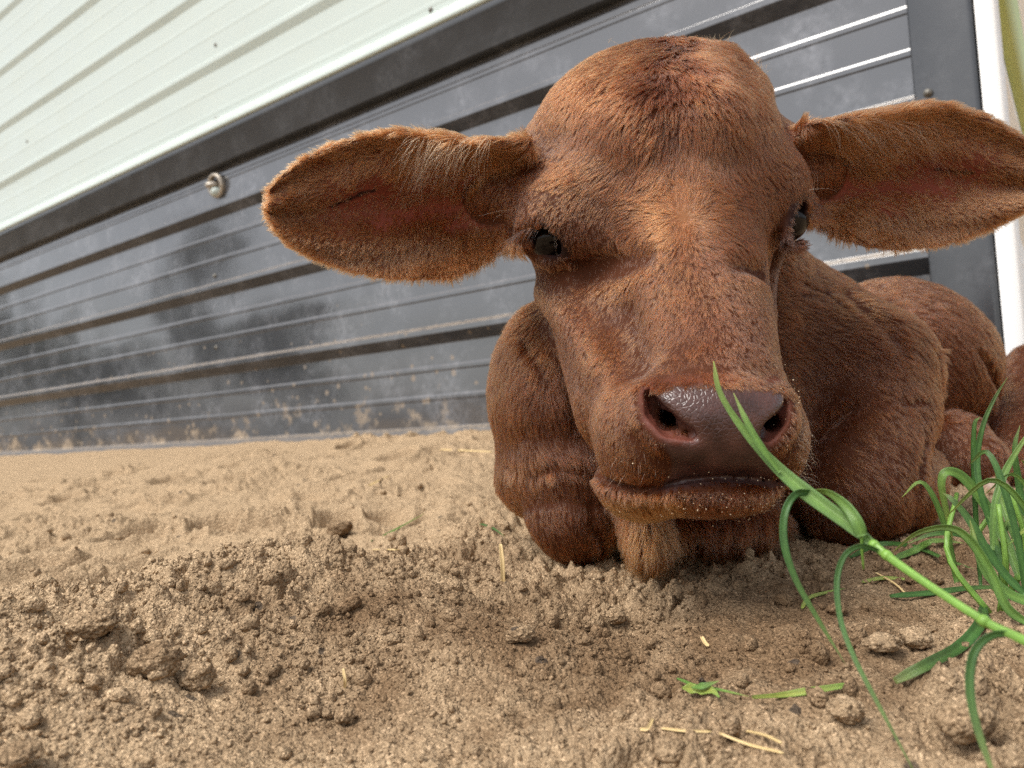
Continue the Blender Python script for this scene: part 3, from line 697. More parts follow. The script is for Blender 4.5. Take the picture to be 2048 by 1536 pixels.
def sparse_mesh(f, lo, hi, h, blk=4):
    lo = np.array(lo, np.float32); n = (np.ceil((np.array(hi)-lo)/(h*blk))).astype(int)
    bc = np.stack(np.meshgrid(*[np.arange(k) for k in n], indexing='ij'), -1).reshape(-1, 3)
    cen = lo + (bc+.5)*(h*blk)
    fc = np.concatenate([f(c) for c in np.array_split(cen, max(1, len(cen)//300000))])
    act = np.abs(fc) < h*blk*2.2
    N = n*blk
    vol = np.repeat(np.repeat(np.repeat(np.where(fc > 0, 1, -1).astype(np.float32).reshape(n), blk, 0), blk, 1), blk, 2)
    off = np.stack(np.meshgrid(*[np.arange(blk)]*3, indexing='ij'), -1).reshape(-1, 3)
    ai = (bc[act][:, None]*blk + off[None]).reshape(-1, 3)
    pts = lo + ai.astype(np.float32)*h
    vals = np.concatenate([f(c) for c in np.array_split(pts, max(1, len(pts)//400000))])
    vol[ai[:, 0], ai[:, 1], ai[:, 2]] = vals
    s = vol < 0
    cnt = np.zeros(N-1, np.int8)
    corners = [(i, j, k) for i in (0, 1) for j in (0, 1) for k in (0, 1)]
    def sh(a, c): return a[c[0]:N[0]-1+c[0], c[1]:N[1]-1+c[1], c[2]:N[2]-1+c[2]]
    for c in corners: cnt += sh(s, c)
    cells = np.argwhere((cnt > 0) & (cnt < 8))
    idm = np.full(N-1, -1, np.int32); idm[tuple(cells.T)] = np.arange(len(cells))
    cv = np.stack([vol[cells[:, 0]+c[0], cells[:, 1]+c[1], cells[:, 2]+c[2]] for c in corners], 1)
    acc = np.zeros((len(cells), 3)); num = np.zeros(len(cells))
    ca = np.array(corners, float)
    for a in range(8):
        for b in range(a+1, 8):
            if np.abs(ca[a]-ca[b]).sum() != 1: continue
            m = (cv[:, a] < 0) != (cv[:, b] < 0)
            t = cv[m, a]/(cv[m, a]-cv[m, b])
            acc[m] += ca[a] + t[:, None]*(ca[b]-ca[a]); num[m] += 1
    verts = lo + (cells + acc/num[:, None])*h
    quads = []
    for ax in range(3):
        u, v = (ax+1) % 3, (ax+2) % 3
        sl0 = [slice(1, None)]*3; sl1 = [slice(1, None)]*3
        A = s; B = np.roll(s, -1, ax)
        ch = (A != B)
        sl = [slice(1, N[k]-1) for k in range(3)]; sl[ax] = slice(0, N[ax]-1)
        idx = np.argwhere(ch[tuple(sl)])
        for k in range(3):
            if k != ax: idx[:, k] += 1
        def cell(du, dv):
            q = idx.copy(); q[:, u] -= du; q[:, v] -= dv
            return idm[q[:, 0], q[:, 1], q[:, 2]]
        q = np.stack([cell(1, 1), cell(0, 1), cell(0, 0), cell(1, 0)], 1)
        fl = s[idx[:, 0], idx[:, 1], idx[:, 2]]
        q[~fl] = q[~fl][:, ::-1]
        quads.append(q)
    quads = np.concatenate(quads); quads = quads[(quads >= 0).all(1)]
    return verts.astype(np.float32), quads
def sdf_grad(f, p, e=.0008):
    k = np.array([[1, -1, -1], [-1, -1, 1], [-1, 1, -1], [1, 1, 1]], np.float32)
    g = 0
    for kk in k: g = g + kk*f(p + kk*e)[:, None]
    return g/(4*e)
# ---------------------------------------------------------------- calf: mesh, skin colours, fur
def poly_sd(px, py, poly):                          # signed pixel distance to a polygon (negative inside)
    poly = np.array(poly, float); n = len(poly)
    d = np.full(len(px), 1e9); s = np.ones(len(px))
    for i in range(n):
        a, b = poly[i], poly[i-1]
        e = b-a; wx, wy = px-a[0], py-a[1]
        t = np.clip((wx*e[0]+wy*e[1])/(e @ e), 0, 1)
        d = np.minimum(d, (wx-e[0]*t)**2 + (wy-e[1]*t)**2)
        c1, c2, c3 = py >= a[1], py < b[1], e[0]*wy > e[1]*wx
        s = np.where((c1 & c2 & c3) | (~c1 & ~c2 & ~c3), -s, s)
    return s*np.sqrt(d)
def line_d(px, py, pts):
    d = np.full(len(px), 1e9)
    for a, b in zip(pts[:-1], pts[1:]):
        a, b = np.array(a, float), np.array(b, float); e = b-a
        wx, wy = px-a[0], py-a[1]
        t = np.clip((wx*e[0]+wy*e[1])/(e @ e), 0, 1)
        d = np.minimum(d, np.hypot(wx-e[0]*t, wy-e[1]*t))
    return d
LEATHER = [(1304, 786), (1340, 776), (1400, 770), (1500, 774), (1566, 784), (1566, 812), (1545, 836), (1530, 862), (1524, 890), (1548, 905),
           (1556, 930), (1545, 962), (1440, 957), (1370, 964), (1326, 972), (1346, 935), (1338, 905), (1318, 878), (1350, 892), (1396, 888), (1380, 862), (1345, 846), (1318, 816)]
NOSE_RIM_L = [(1296, 780), (1296, 838), (1330, 872), (1382, 882), (1402, 866)]
NOSE_RIM_R = [(1570, 800), (1562, 840), (1540, 878)]
EYE_L = [(1066, 470), (1082, 456), (1108, 470), (1130, 503), (1104, 508), (1080, 494)]
EYE_R = [(1608, 402), (1594, 420), (1586, 450), (1588, 474), (1598, 466), (1610, 430)]
COAT_SKIN = np.array([.060, .0175, .0062])
def smix(a, b, t): return a + (b-a)*np.asarray(t)[:, None]

HEADG = [(1240,115,-.7,.35,8),(1340,100,-.1,.5,9),(1440,100,.5,.1,10),(1500,130,.7,.5,9),(1520,165,.7,.6,9),(1200,180,-.7,.6,8),(1290,180,-.35,.9,9),(1380,180,.1,1,9),(1470,200,.5,.8,9),
 (1100,260,-.6,.75,7),(1200,280,-.6,.7,9),(1290,290,-.2,1,10),(1390,290,.15,1,10),(1480,290,.5,.8,10),(1560,280,.6,.75,7),
 (1070,340,-.6,.8,6),(1140,345,-.85,.5,8),(1220,360,-.8,.5,9),(1310,350,-.3,.9,9),(1365,345,0,1,8),(1430,350,.35,.9,9),(1520,350,.7,.6,8),(1590,350,.6,.8,5),
 (1370,400,0,-1,10),(1345,405,-.5,-.85,10),(1395,405,.5,-.85,10),(1320,425,-.95,-.3,9),(1420,425,.95,-.3,9),(1330,455,-.9,.45,8),(1410,455,.85,.5,8),(1370,460,0,1,8),
 (1260,410,-1,.0,9),(1260,450,-.9,.4,8),(1470,410,1,0,8),(1470,450,.9,.45,8),(1520,430,.7,.7,6),
 (1120,400,-.6,.8,4.5),(1080,400,-.5,.85,4),(1180,420,-.5,.85,6),(1200,470,.1,1,6),(1150,450,-.1,1,5),(1240,490,.3,.95,6),(1200,510,.8,.5,6),(1255,525,.4,.9,6),
 (1090,540,-.1,1,4),(1130,560,0,1,5),(1200,560,-.15,1,6),(1280,560,-.1,1,6),(1370,560,.05,1,6),(1450,560,.2,1,6),(1520,560,.2,1,5),
 (1120,680,.1,1,6),(1200,680,-.1,1,6),(1290,680,-.2,.95,6),(1390,680,0,1,6),(1480,680,.25,1,5),
 (1200,800,-.2,1,6),(1250,800,-.35,.9,5),(1300,730,-.3,.95,5.5),(1400,715,0,1,5.5),(1500,725,.3,.95,5),(1570,780,.5,.9,5),
 (1210,900,-.2,1,5),(1270,880,-.3,.95,4.5),(1300,930,-.1,1,4),(1240,955,.3,.9,5),(1590,900,.3,1,4),
 (1250,990,.4,.9,7),(1300,1010,.3,.95,7),(1400,1000,0,1,6),(1500,1000,-.2,1,6),(1400,978,0,1,3)]
BODYG = [(1060,680,-.3,1,12),(1030,780,-.3,1,14),(1100,850,.2,1,14),(1160,800,.1,1,12),(1020,900,.2,1,14),(1100,900,.6,.6,14),
 (1100,1000,.3,1,8),(1180,1020,.2,1,8),(1100,1060,.3,1,8),(1270,1020,-.1,1,20),(1300,1080,0,1,22),(1400,1060,.1,1,22),(1500,1060,-.2,1,20),
 (1600,620,.9,.35,12),(1700,640,.9,.4,12),(1620,720,.7,.6,13),(1720,740,.6,.7,12),(1800,720,.5,.85,11),(1640,800,.3,.9,14),(1760,800,.3,.95,10),(1830,820,.2,1,9),
 (1680,900,.4,.9,7),(1780,900,.5,.85,7),(1700,1000,.4,.9,7),(1820,980,.6,.8,9),(1600,570,.95,.2,12),(1660,600,.9,.4,12),
 (1740,590,.8,.4,12),(1850,620,.6,.7,12),(1780,700,.6,.7,14),(1900,720,.6,.8,12),(1960,760,.5,.9,10),(1880,800,.6,.6,12),
 (1900,900,.4,.9,8),(1960,930,.3,1,8),(2030,800,-.5,.8,10),(2030,900,-.3,.9,10)]
EARG_L = [(960,300,-.8,-.2,10),(860,272,-.6,-.6,12),(760,280,-.6,-.6,9),(650,325,-.7,-.6,8),(570,390,-.9,-.3,7),(555,440,-.9,.3,7),(620,490,-.6,.75,8),(720,520,-.4,.9,9),(820,535,-.1,1,10),(920,515,.3,.9,13),(990,470,.3,.9,15),
 (700,335,-.4,.9,12),(800,310,0,1,15),(640,380,-.8,.5,9),(760,385,-.8,.3,4),(880,390,-.8,.2,4),(680,440,-.7,.7,6),(760,450,-.5,.85,6),(850,470,-.2,.9,8),(930,450,-.2,.95,9),
 (930,310,-.6,.8,24),(880,325,-.8,.7,26),(950,360,-.3,.95,22),(860,300,-.9,.5,20)]
EARG_R = [(1640,270,.9,-.1,10),(1720,240,.8,-.3,14),(1800,222,.8,-.3,16),(1880,225,.8,-.2,12),(1960,255,.85,0,10),(2030,300,.9,.2,8),(2030,410,.7,.6,8),(1950,465,.5,.85,9),(1850,485,.2,1,9),(1760,475,0,1,11),(1680,450,-.1,1,14),
 (1700,300,.85,.4,22),(1760,290,.8,.5,22),(1830,270,.6,.8,15),(1900,290,.5,.85,10),(1960,320,.7,.7,8),(1660,310,.8,.45,20),(1720,340,.8,.5,18),
 (1850,345,.8,.2,4),(1750,370,.9,.2,5),(1700,390,.8,.3,9),(1780,420,.5,.8,9),(1880,400,.6,.7,7),(1850,450,.3,.95,8),(1700,420,.4,.9,13),(1960,400,.7,.6,7)]
BALD_L = [([(690, 398), (790, 372), (900, 345), (960, 360)], 40), ([(760, 440), (860, 415), (985, 405)], 20), ([(900, 450), (970, 430)], 14)]
BALD_R = [([(1790, 318), (1860, 322), (1950, 335)], 38), ([(1660, 372), (1760, 372), (1850, 375), (1890, 380)], 24), ([(1740, 412), (1800, 418)], 12)]

def idw(px, py, G, pw=3.0):
    G = np.array(G, float)
    out = np.zeros((len(px), 3))
    for ch in np.array_split(np.arange(len(px)), max(1, len(px)//20000)):
        w = 1/((px[ch, None]-G[None, :, 0])**2 + (py[ch, None]-G[None, :, 1])**2 + 60)**(pw/2)
        w /= w.sum(1, keepdims=True)
        out[ch] = w @ G[:, 2:5]
    return out

print('sculpting calf')
HS = .002 if not DEV else .0025
cv, cq = sparse_mesh(calf_sdf, (-.20, -.17, .33), (.75, .26, 1.20), HS)
for _ in range(1):                                  # settle the vertices on the surface
    g = np.concatenate([sdf_grad(calf_sdf, c) for c in np.array_split(cv, 4)])
    f0 = np.concatenate([calf_sdf(c) for c in np.array_split(cv, 4)])
    st = f0[:, None]*g/np.maximum((g*g).sum(1, keepdims=True), .3)
    ln = np.linalg.norm(st, axis=1, keepdims=True)
    cv = cv - st*np.minimum(1, HS*.6/np.maximum(ln, 1e-9))
fn = np.cross(cv[cq[:, 2]]-cv[cq[:, 0]], cv[cq[:, 3]]-cv[cq[:, 1]])
farea = np.linalg.norm(fn, axis=1)/2
vn = np.zeros_like(cv)
for k in range(4): np.add.at(vn, cq[:, k], fn)
vn /= np.maximum(np.linalg.norm(vn, axis=1, keepdims=True), 1e-12)
if (vn*sdf_grad(calf_sdf, cv[:2000])[:1].mean(0)).sum() is None: pass
gs = sdf_grad(calf_sdf, cv[::97]); sgn = np.sign((gs*vn[::97]).sum())
vn *= sgn
if sgn < 0: cq = cq[:, ::-1].copy()
vpx = CX + cv[:, 0]/cv[:, 2]*F; vpy = CY - cv[:, 1]/cv[:, 2]*F
dh, de, db = head(cv), ears(cv), body(cv)
dh = np.minimum(dh, ear_roots(cv))
vreg = np.argmin(np.stack([dh, de, db], 1), 1)      # 0 head 1 ear 2 body
front = (vreg == 0) & (cv[:, 2] < .46)
efront = np.zeros(len(cv))
for fr, side in ((EARL, vpx < 1300), (EARR, vpx >= 1300)):
    efront[side] = (vn[side] @ fr[4])
# skin colours
skin = np.tile(COAT_SKIN, (len(cv), 1)); bare = np.zeros(len(cv))
ld = poly_sd(vpx, vpy, LEATHER)
rim = np.minimum(line_d(vpx, vpy, NOSE_RIM_L), line_d(vpx, vpy, NOSE_RIM_R))
wob = noise3(cv/.004, 3)*5
t = (1-sm(2, 24, rim + wob))*front
skin = smix(skin, np.array([.15, .045, .030]), t*.8)
t = (1-sm(0, 26, np.abs(vpy-762) + np.abs(vpx-1440)*.12 + wob))*front
skin = smix(skin, np.array([.19, .07, .046]), t*.6)
lm = (1-sm(-4, 5, ld + wob))*front
leather = np.array([.066, .028, .021])*(1 + .40*noise3(cv/.009, 9) + .25*noise3(cv/.003, 10))[:, None]
skin = smix(skin, leather, lm)
lip = (1-sm(3, 12, line_d(vpx, vpy+np.where(vpx > 1330, -8, 0), MOUTH) + wob*.5))*front*sm(1290, 1340, vpx)
skin = smix(skin, np.array([.06, .030, .028]), lip*.8)
bare = np.maximum(bare, np.maximum(1-sm(-3, 6, ld), 1-sm(9, 17, rim + wob*.7))*front)
bare = np.maximum(bare, (1-sm(4, 8, line_d(vpx, vpy, MOUTH)))*front*.9*sm(1280, 1340, vpx))
for poly in (EYE_L, EYE_R):
    ed = poly_sd(vpx, vpy, poly)
    near_eye = (vreg == 0) & (cv[:, 2] < .54)
    skin = smix(skin, np.array([.020, .009, .008]), (1-sm(4, 24, ed + wob*.4))*near_eye*.95)
    bare = np.maximum(bare, (1-sm(4, 12, ed + wob*.3))*near_eye)
ears_m = vreg == 1
pinkL = np.min([line_d(vpx, vpy, l)/r for l, r in BALD_L], axis=0); pinkR = np.min([line_d(vpx, vpy, l)/r for l, r in BALD_R], axis=0)
pk = np.where(vpx < 1300, pinkL, pinkR)
inner = ears_m & (efront > -.1)
skin = np.where(inner[:, None], smix(np.tile([.11, .038, .020], (len(cv), 1)), np.array([.185, .049, .031]), 1-sm(.1, 2.4, pk + noise3(cv/.006, 5)*.3)), skin)
scab = np.minimum(line_d(vpx, vpy + noise3(cv/.003, 31)*3, [(662, 412), (690, 402), (712, 392), (750, 380)]), line_d(vpx, vpy + noise3(cv/.003, 33)*3, [(1870, 340), (1908, 344), (1946, 345)]))
skin = smix(skin, np.array([.03, .012, .012]), (1-sm(2, 5, scab))*inner)
bare = np.maximum(bare, np.where(inner, (1-sm(.0, 1.8, pk))*.86, 0))
wh = np.exp(-(((vpx-1370)/40)**2 + ((vpy-432)/40)**2))*(vreg == 0)
skin = smix(skin, np.array([.20, .085, .035]), wh)
wet = lm*.9 + (1-sm(2, 20, rim))*front*.4

calf = tag(bpy.data.objects.new('calf', None), 'red brown calf with wide ears lying in sand in front of the black metal wall', 'calf')
link(calf); calf.location = (0.30, 0.75, 0.02)
bpy.context.view_layer.update()
def child(o):
    o.parent = calf; o.matrix_parent_inverse = Matrix.Translation(-Vector(calf.location)); return o

m_skin, nt, out = new_mat('calf_skin')
bs = nd(nt, 'ShaderNodeBsdfPrincipled'); at = nd(nt, 'ShaderNodeAttribute', attribute_name='skin_col')
wt = nd(nt, 'ShaderNodeAttribute', attribute_name='wet'); sl = nd(nt, 'ShaderNodeMapRange', i_3=.12, i_4=.55)
nt.links.new(wt.outputs['Fac'], sl.inputs[0]); nt.links.new(sl.outputs[0], bs.inputs['Specular IOR Level'])
tc = nd(nt, 'ShaderNodeTexCoord')
vo = nd(nt, 'ShaderNodeTexVoronoi', feature='DISTANCE_TO_EDGE', i_Scale=430.0)
nz = nd(nt, 'ShaderNodeTexNoise', i_Scale=900.0, i_Detail=3.0)
nt.links.new(tc.outputs['Object'], vo.inputs['Vector']); nt.links.new(tc.outputs['Object'], nz.inputs['Vector'])
mm = nd(nt, 'ShaderNodeMath', operation='MINIMUM', i_1=.16); nt.links.new(vo.outputs['Distance'], mm.inputs[0])
m2 = nd(nt, 'ShaderNodeMath', operation='MULTIPLY'); nt.links.new(mm.outputs[0], m2.inputs[0]); nt.links.new(wt.outputs['Fac'], m2.inputs[1])
m3 = nd(nt, 'ShaderNodeMath', operation='MULTIPLY_ADD', i_1=.06); nt.links.new(nz.outputs['Fac'], m3.inputs[0]); nt.links.new(m2.outputs[0], m3.inputs[2])
bp = nd(nt, 'ShaderNodeBump', i_Strength=.38, i_Distance=.003); nt.links.new(m3.outputs[0], bp.inputs['Height'])
mr = nd(nt, 'ShaderNodeMapRange', i_3=.72, i_4=.22); nt.links.new(wt.outputs['Fac'], mr.inputs[0])
nt.links.new(at.outputs['Color'], bs.inputs['Base Color']); nt.links.new(mr.outputs[0], bs.inputs['Roughness'])
nt.links.new(bp.outputs[0], bs.inputs['Normal'])
bs.inputs['Subsurface Weight'].default_value = .12; bs.inputs['Subsurface Radius'].default_value = (.004, .0015, .001); bs.inputs['Subsurface Scale'].default_value = 1.0
nt.links.new(bs.outputs[0], out.inputs[0])
body_ob = child(mesh_obj('body', c2w(cv), cq, m_skin))
set_col(body_ob, 'skin_col', skin.astype(np.float32))
a = body_ob.data.attributes.new('wet', 'FLOAT', 'POINT'); a.data.foreach_set('value', np.clip(wet, 0, 1).astype(np.float32))

# ---- fur
def hair_obj(name, roots, dirs, norms, lens, rad, cols, lift, npt=5, clump=None, curl=0., seed=0, jit=.0, droop=None):
    """strands as one curves object; roots, dirs, norms in camera-aligned metres"""
    n = len(roots); t = np.linspace(0, 1, npt)
    pts = np.zeros((n, npt, 3))
    for i, tt in enumerate(t):
        up = lift*(tt - .55*tt*tt)
        pts[:, i] = roots + dirs*(lens*tt)[:, None] + norms*(lens*up)[:, None]
        if droop is not None: pts[:, i, 1] -= droop*lens*tt*tt
    if clump is not None:
        tips, k = clump                              # tip points shared by the clump
        for i, tt in enumerate(t):
            pts[:, i] += (tips-pts[:, -1] if i < npt-1 else tips-pts[:, -1])*(k*tt**1.5)[:, None] if i == 0 else 0
        d = tips - (roots + dirs*lens[:, None] + norms*(lens*lift*.45)[:, None])
        for i, tt in enumerate(t): pts[:, i] += d*(k*tt**1.5)[:, None]
    if curl:
        r = np.random.default_rng(seed)
        ph = r.uniform(0, 6.28, (n, 1)); side = np.cross(dirs, norms)
        am = r.uniform(.3, 1, n)*curl
        for i, tt in enumerate(t): pts[:, i] += side*(am*np.sin(ph[:, 0] + tt*5)*tt*lens)[:, None]
    w = c2w(pts.reshape(-1, 3)).astype(np.float32)
    h = bpy.data.hair_curves.new(name); h.add_curves([npt]*n)
    h.attributes['position'].data.foreach_set('vector', w.ravel())
    ra = h.attributes.new('radius', 'FLOAT', 'POINT')
    prof = np.interp(t, [0, .5, 1], [1, .85, .18])
    ra.data.foreach_set('value', (rad[:, None]*prof[None]).astype(np.float32).ravel())
    ca = h.attributes.new('hair_col', 'FLOAT_COLOR', 'CURVE')
    c4 = np.ones((n, 4), np.float32); c4[:, :3] = cols; ca.data.foreach_set('color', c4.ravel())
    o = bpy.data.objects.new(name, h); scene.collection.objects.link(o)
    return o
m_hair, nt, out = new_mat('calf_hair')
hb = nd(nt, 'ShaderNodeBsdfHairPrincipled'); hb.parametrization = 'COLOR'
at = nd(nt, 'ShaderNodeAttribute', attribute_name='hair_col'); hi = nd(nt, 'ShaderNodeHairInfo')
mx = nd(nt, 'ShaderNodeMix', data_type='RGBA', blend_type='MULTIPLY'); mx.inputs['Factor'].default_value = 1
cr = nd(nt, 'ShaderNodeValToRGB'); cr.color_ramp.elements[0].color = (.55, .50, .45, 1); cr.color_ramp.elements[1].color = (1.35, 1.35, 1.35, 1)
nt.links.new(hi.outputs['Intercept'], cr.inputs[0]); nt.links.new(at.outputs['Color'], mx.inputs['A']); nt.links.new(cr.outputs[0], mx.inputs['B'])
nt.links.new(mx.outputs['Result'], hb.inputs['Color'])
hb.inputs['Roughness'].default_value = .34; hb.inputs['Radial Roughness'].default_value = .55; hb.inputs['IOR'].default_value = 1.5
hb.inputs['Random Roughness'].default_value = .2
nt.links.new(hb.outputs[0], out.inputs[0])

COLS = dict(dark=np.array([.050, .0130, .0045]), mid=np.array([.101, .0275, .0079]), light=np.array([.25, .088, .026]), tan=np.array([.215, .082, .030]))
fpos = cv[cq].mean(1); fnor = vn[cq].mean(1); freg = vreg[cq[:, 0]]; fbare = bare[cq].mean(1); feye = efront[cq].mean(1)
view = fpos/np.linalg.norm(fpos, axis=1, keepdims=True)
facing = -(fnor*view).sum(1)
under = c2w(fpos)[:, 2] < .004
allr = []
def fur_region(kind, nclump, kids, spread, rad, seed):
    r = np.random.default_rng(seed)
    wgt = farea*np.where(facing > -.15, 1, .15)*(1-fbare)
    if kind == 'head':
        sel = freg == 0
        wgt = wgt*(1 + .5*(1-sm(.40, .47, fpos[:, 2])) + 1.5*np.exp(-(((vpx[cq[:, 0]]-1370)/45)**2 + ((vpy[cq[:, 0]]-432)/40)**2)))
    elif kind == 'body': sel = (freg == 2) & ~under; wgt = wgt/np.maximum(fpos[:, 2], .5)**2
    elif kind == 'earL': sel = (freg == 1) & (fpos[:, 0] < .1)
    else: sel = (freg == 1) & (fpos[:, 0] >= .1)
    wgt = np.where(sel, wgt, 0); wgt = wgt/wgt.sum()
    fi = r.choice(len(wgt), nclump, p=wgt)
    u, v = r.random(nclump)[:, None], r.random(nclump)[:, None]
    Q4 = cv[cq[fi]]; N4 = vn[cq[fi]]
    bil = lambda A: A[:, 0]*(1-u)*(1-v) + A[:, 1]*u*(1-v) + A[:, 2]*u*v + A[:, 3]*(1-u)*v
    c = bil(Q4); n = bil(N4); n /= np.linalg.norm(n, axis=1, keepdims=True)
    px = CX + c[:, 0]/c[:, 2]*F; py = CY - c[:, 1]/c[:, 2]*F
    G = dict(head=HEADG, body=BODYG, earL=EARG_L, earR=EARG_R)[kind]
    g = idw(px, py, G)
    ang = np.arctan2(-g[:, 1], g[:, 0]); L = g[:, 2]*.001
    amp = dict(head=.16, body=.24, earL=.25, earR=.25)[kind]
    wavy = np.ones(nclump)
    if kind == 'head': wavy = .7 + 2.4*(1-sm(380, 520, py))*(1-sm(160, 330, np.abs(px-1330)))
    ang = ang + amp*wavy*noise3(c/.014, seed) + .5*amp*wavy*noise3(c/.006, seed+1) + r.normal(0, .07, nclump)
    d = np.stack([np.cos(ang), np.sin(ang), np.zeros(nclump)], 1)
    if kind[:3] == 'ear':                            # the back of an ear: hair runs to the tip
        fr = EARL if kind == 'earL' else EARR
        back = (n @ fr[4]) < -.1
        d[back] = fr[2] + r.normal(0, .12, (back.sum(), 3)); L[back] = .009
    d = d - n*(d*n).sum(1, keepdims=True)
    d /= np.maximum(np.linalg.norm(d, axis=1, keepdims=True), .15)
    bz = fbare[fi]
    L = L*(1-.55*sm(.02, .5, bz)) if kind == 'head' else L
    if kind == 'head':
        L = L*(.45 + .55*sm(4, 40, poly_sd(px, py, LEATHER))) if False else L
    L = L*r.uniform(.75, 1.15, nclump)
    if kind[:3] == 'ear': L = L*.78
    if kind == 'head': L = L*(1 - .45*np.exp(-(((px-1370)/22)**2 + ((py-432)/18)**2)))
    lift = dict(head=.20, body=.20, earL=.48, earR=.48)[kind]
    lf = np.full(nclump, lift)
    if kind == 'head': lf = lf + .22*(1-sm(150, 260, py)) + .35*np.exp(-(((px-1430)/28)**2+((py-95)/25)**2)) + .3*np.exp(-(((px-1515)/20)**2+((py-160)/30)**2))
    # colour of each clump
    k1 = noise3(c/.030, seed+5)*.45 + noise3(c/.008, seed+6)*.25 + r.normal(0, .12, nclump)
    base = smix(np.tile(COLS['mid'], (nclump, 1)), COLS['dark'], np.clip(-k1, 0, 1)*.9)
    base = smix(base, COLS['light'], np.clip(k1, 0, 1)*.55)
    if kind == 'head':
        gold = np.exp(-(((px-1370)/60)**2 + ((py-415)/60)**2))*.30
        chin = sm(975, 1000, py)*(1-sm(1330, 1400, px))*.8
        base = smix(base, COLS['light'], np.clip(gold, 0, 1)); base = smix(base, COLS['light']*1.2, np.clip(chin, 0, 1))
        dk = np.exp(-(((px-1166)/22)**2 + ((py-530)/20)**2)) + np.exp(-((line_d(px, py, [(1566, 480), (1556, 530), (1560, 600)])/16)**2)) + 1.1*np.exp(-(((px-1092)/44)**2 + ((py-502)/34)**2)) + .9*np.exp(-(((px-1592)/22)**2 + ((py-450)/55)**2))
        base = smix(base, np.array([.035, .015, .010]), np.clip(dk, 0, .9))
        lipd = (1-sm(6, 30, np.abs(py-(958+np.maximum(0, 1330-px)*.03))))*.0
        fh = (1-sm(300, 400, py))*(1-sm(120, 230, np.abs(px-1345)))
        base = base*np.exp(fh*.38*noise3(c/.0065, 77))[:, None]; L = L*(1+.25*fh)
    elif kind == 'body':
        tuft = np.exp(-(((px-1285)/55)**2 + ((py-1060)/60)**2))*.9
        base = smix(base, COLS['light']*1.3, np.clip(tuft, 0, 1))
    else:
        f = np.where((n @ (EARL if kind == 'earL' else EARR)[4]) > -.25, .85, .25)
        f = f*np.where((px > 1560) & (px < 1640), .4, 1)
        base = smix(base, COLS['tan'], f)
    # children
    K = kids; rep = np.repeat(np.arange(nclump), K); N = len(rep)
    t1 = np.cross(n, np.where(np.abs(n[:, 1:2]) < .9, [[0, 1, 0]], [[1, 0, 0]])); t1 /= np.linalg.norm(t1, axis=1, keepdims=True)
    t2 = np.cross(n, t1)
    sp = spread*(np.ones(nclump) if kind != 'body' else c[:, 2]/.55)
    o1, o2 = r.normal(0, 1, N)*sp[rep], r.normal(0, 1, N)*sp[rep]
    roots = c[rep] + t1[rep]*o1[:, None] + t2[rep]*o2[:, None] - n[rep]*.0004
    dd = d[rep] + r.normal(0, .065, (N, 3)); dd /= np.linalg.norm(dd, axis=1, keepdims=True)
    LL = L[rep]*r.uniform(.8, 1.15, N); lfs = lf[rep]*r.uniform(.6, 1.4, N)
    tips = c + d*L[:, None] + n*(L*lf*.45)[:, None]
    kk = np.clip(r.normal(.62, .15, nclump) + (.15*fh if kind == 'head' else 0), .15, .92)[rep]
    cc = base[rep]*np.exp(r.normal(0, .24, N))[:, None]
    rr = rad*(np.ones(N) if kind != 'body' else (c[:, 2]/.55)[rep])*r.uniform(.8, 1.2, N)
    return roots, dd, n[rep], LL, rr, cc, lfs, tips[rep], kk
SC = .35 if DEV else 1.0
parts = []
for kind, ncl, kids, spread, rad, seed in (('head', 50000, 5, .00080, .000150, 11), ('earL', 9500, 4, .0010, .00017, 21), ('earR', 9500, 4, .0010, .00017, 31), ('body', 42000, 4, .0013, .00018, 41)):
    parts.append(fur_region(kind, int(ncl*SC), kids, spread, rad/math.sqrt(SC), seed))
A = [np.concatenate([p[i] for p in parts]) for i in range(9)]
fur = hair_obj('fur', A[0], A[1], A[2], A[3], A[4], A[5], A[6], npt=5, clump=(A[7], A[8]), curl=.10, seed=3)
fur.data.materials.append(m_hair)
fur.parent = body_ob
print('strands', len(A[0]))
# ================================================================ calf: eyes, lashes, whiskers, hoof, grains
m_eye, nt, out = new_mat('eye'); L = nt.links.new
bs = nd(nt, 'ShaderNodeBsdfPrincipled', i_Roughness=.06); bs.inputs['Base Color'].default_value = (.006, .004, .004, 1)
bs.inputs['Specular IOR Level'].default_value = .25
L(bs.outputs[0], out.inputs[0])
def sphere(name, c, r, mat, sub=4, sq=(1, 1, 1)):
    v, f = ico(sub); return mesh_obj(name, c2w(v*r*np.array(sq)+c), f, mat)
EYE_LC, EYE_RC = S(1104, 478, .0205), Q(1571, 441, .519)
child(sphere('eye', EYE_LC, .0160, m_eye)); child(sphere('eye', EYE_RC, .0150, m_eye))
m_hoof, nt, out = new_mat('hoof_horn')
bs = nd(nt, 'ShaderNodeBsdfPrincipled', i_Roughness=.5); nz = nd(nt, 'ShaderNodeTexNoise', i_Scale=60.0, i_Detail=4.0)
cr = nd(nt, 'ShaderNodeValToRGB'); cr.color_ramp.elements[0].color = (.20, .12, .08, 1); cr.color_ramp.elements[1].color = (.40, .28, .20, 1)
nt.links.new(nz.outputs[0], cr.inputs[0]); nt.links.new(cr.outputs[0], bs.inputs['Base Color']); nt.links.new(bs.outputs[0], out.inputs[0])
def hoof_sdf(p):
    d = cap(p, Q(1950, 930, .815), Q(1986, 985, .785), .018, .017)
    d = smax(d, -(cap(p, Q(1985, 960, .74), Q(2005, 1000, .74), .004)), .003)
    return d
hv, hq = sparse_mesh(hoof_sdf, Q(1880, 1100, .70)+[-.02, -.02, 0], Q(2060, 860, .86)+[.02, .04, 0], .002)
child(mesh_obj('hoof', c2w(hv), hq[:, ::-1].copy(), m_hoof))

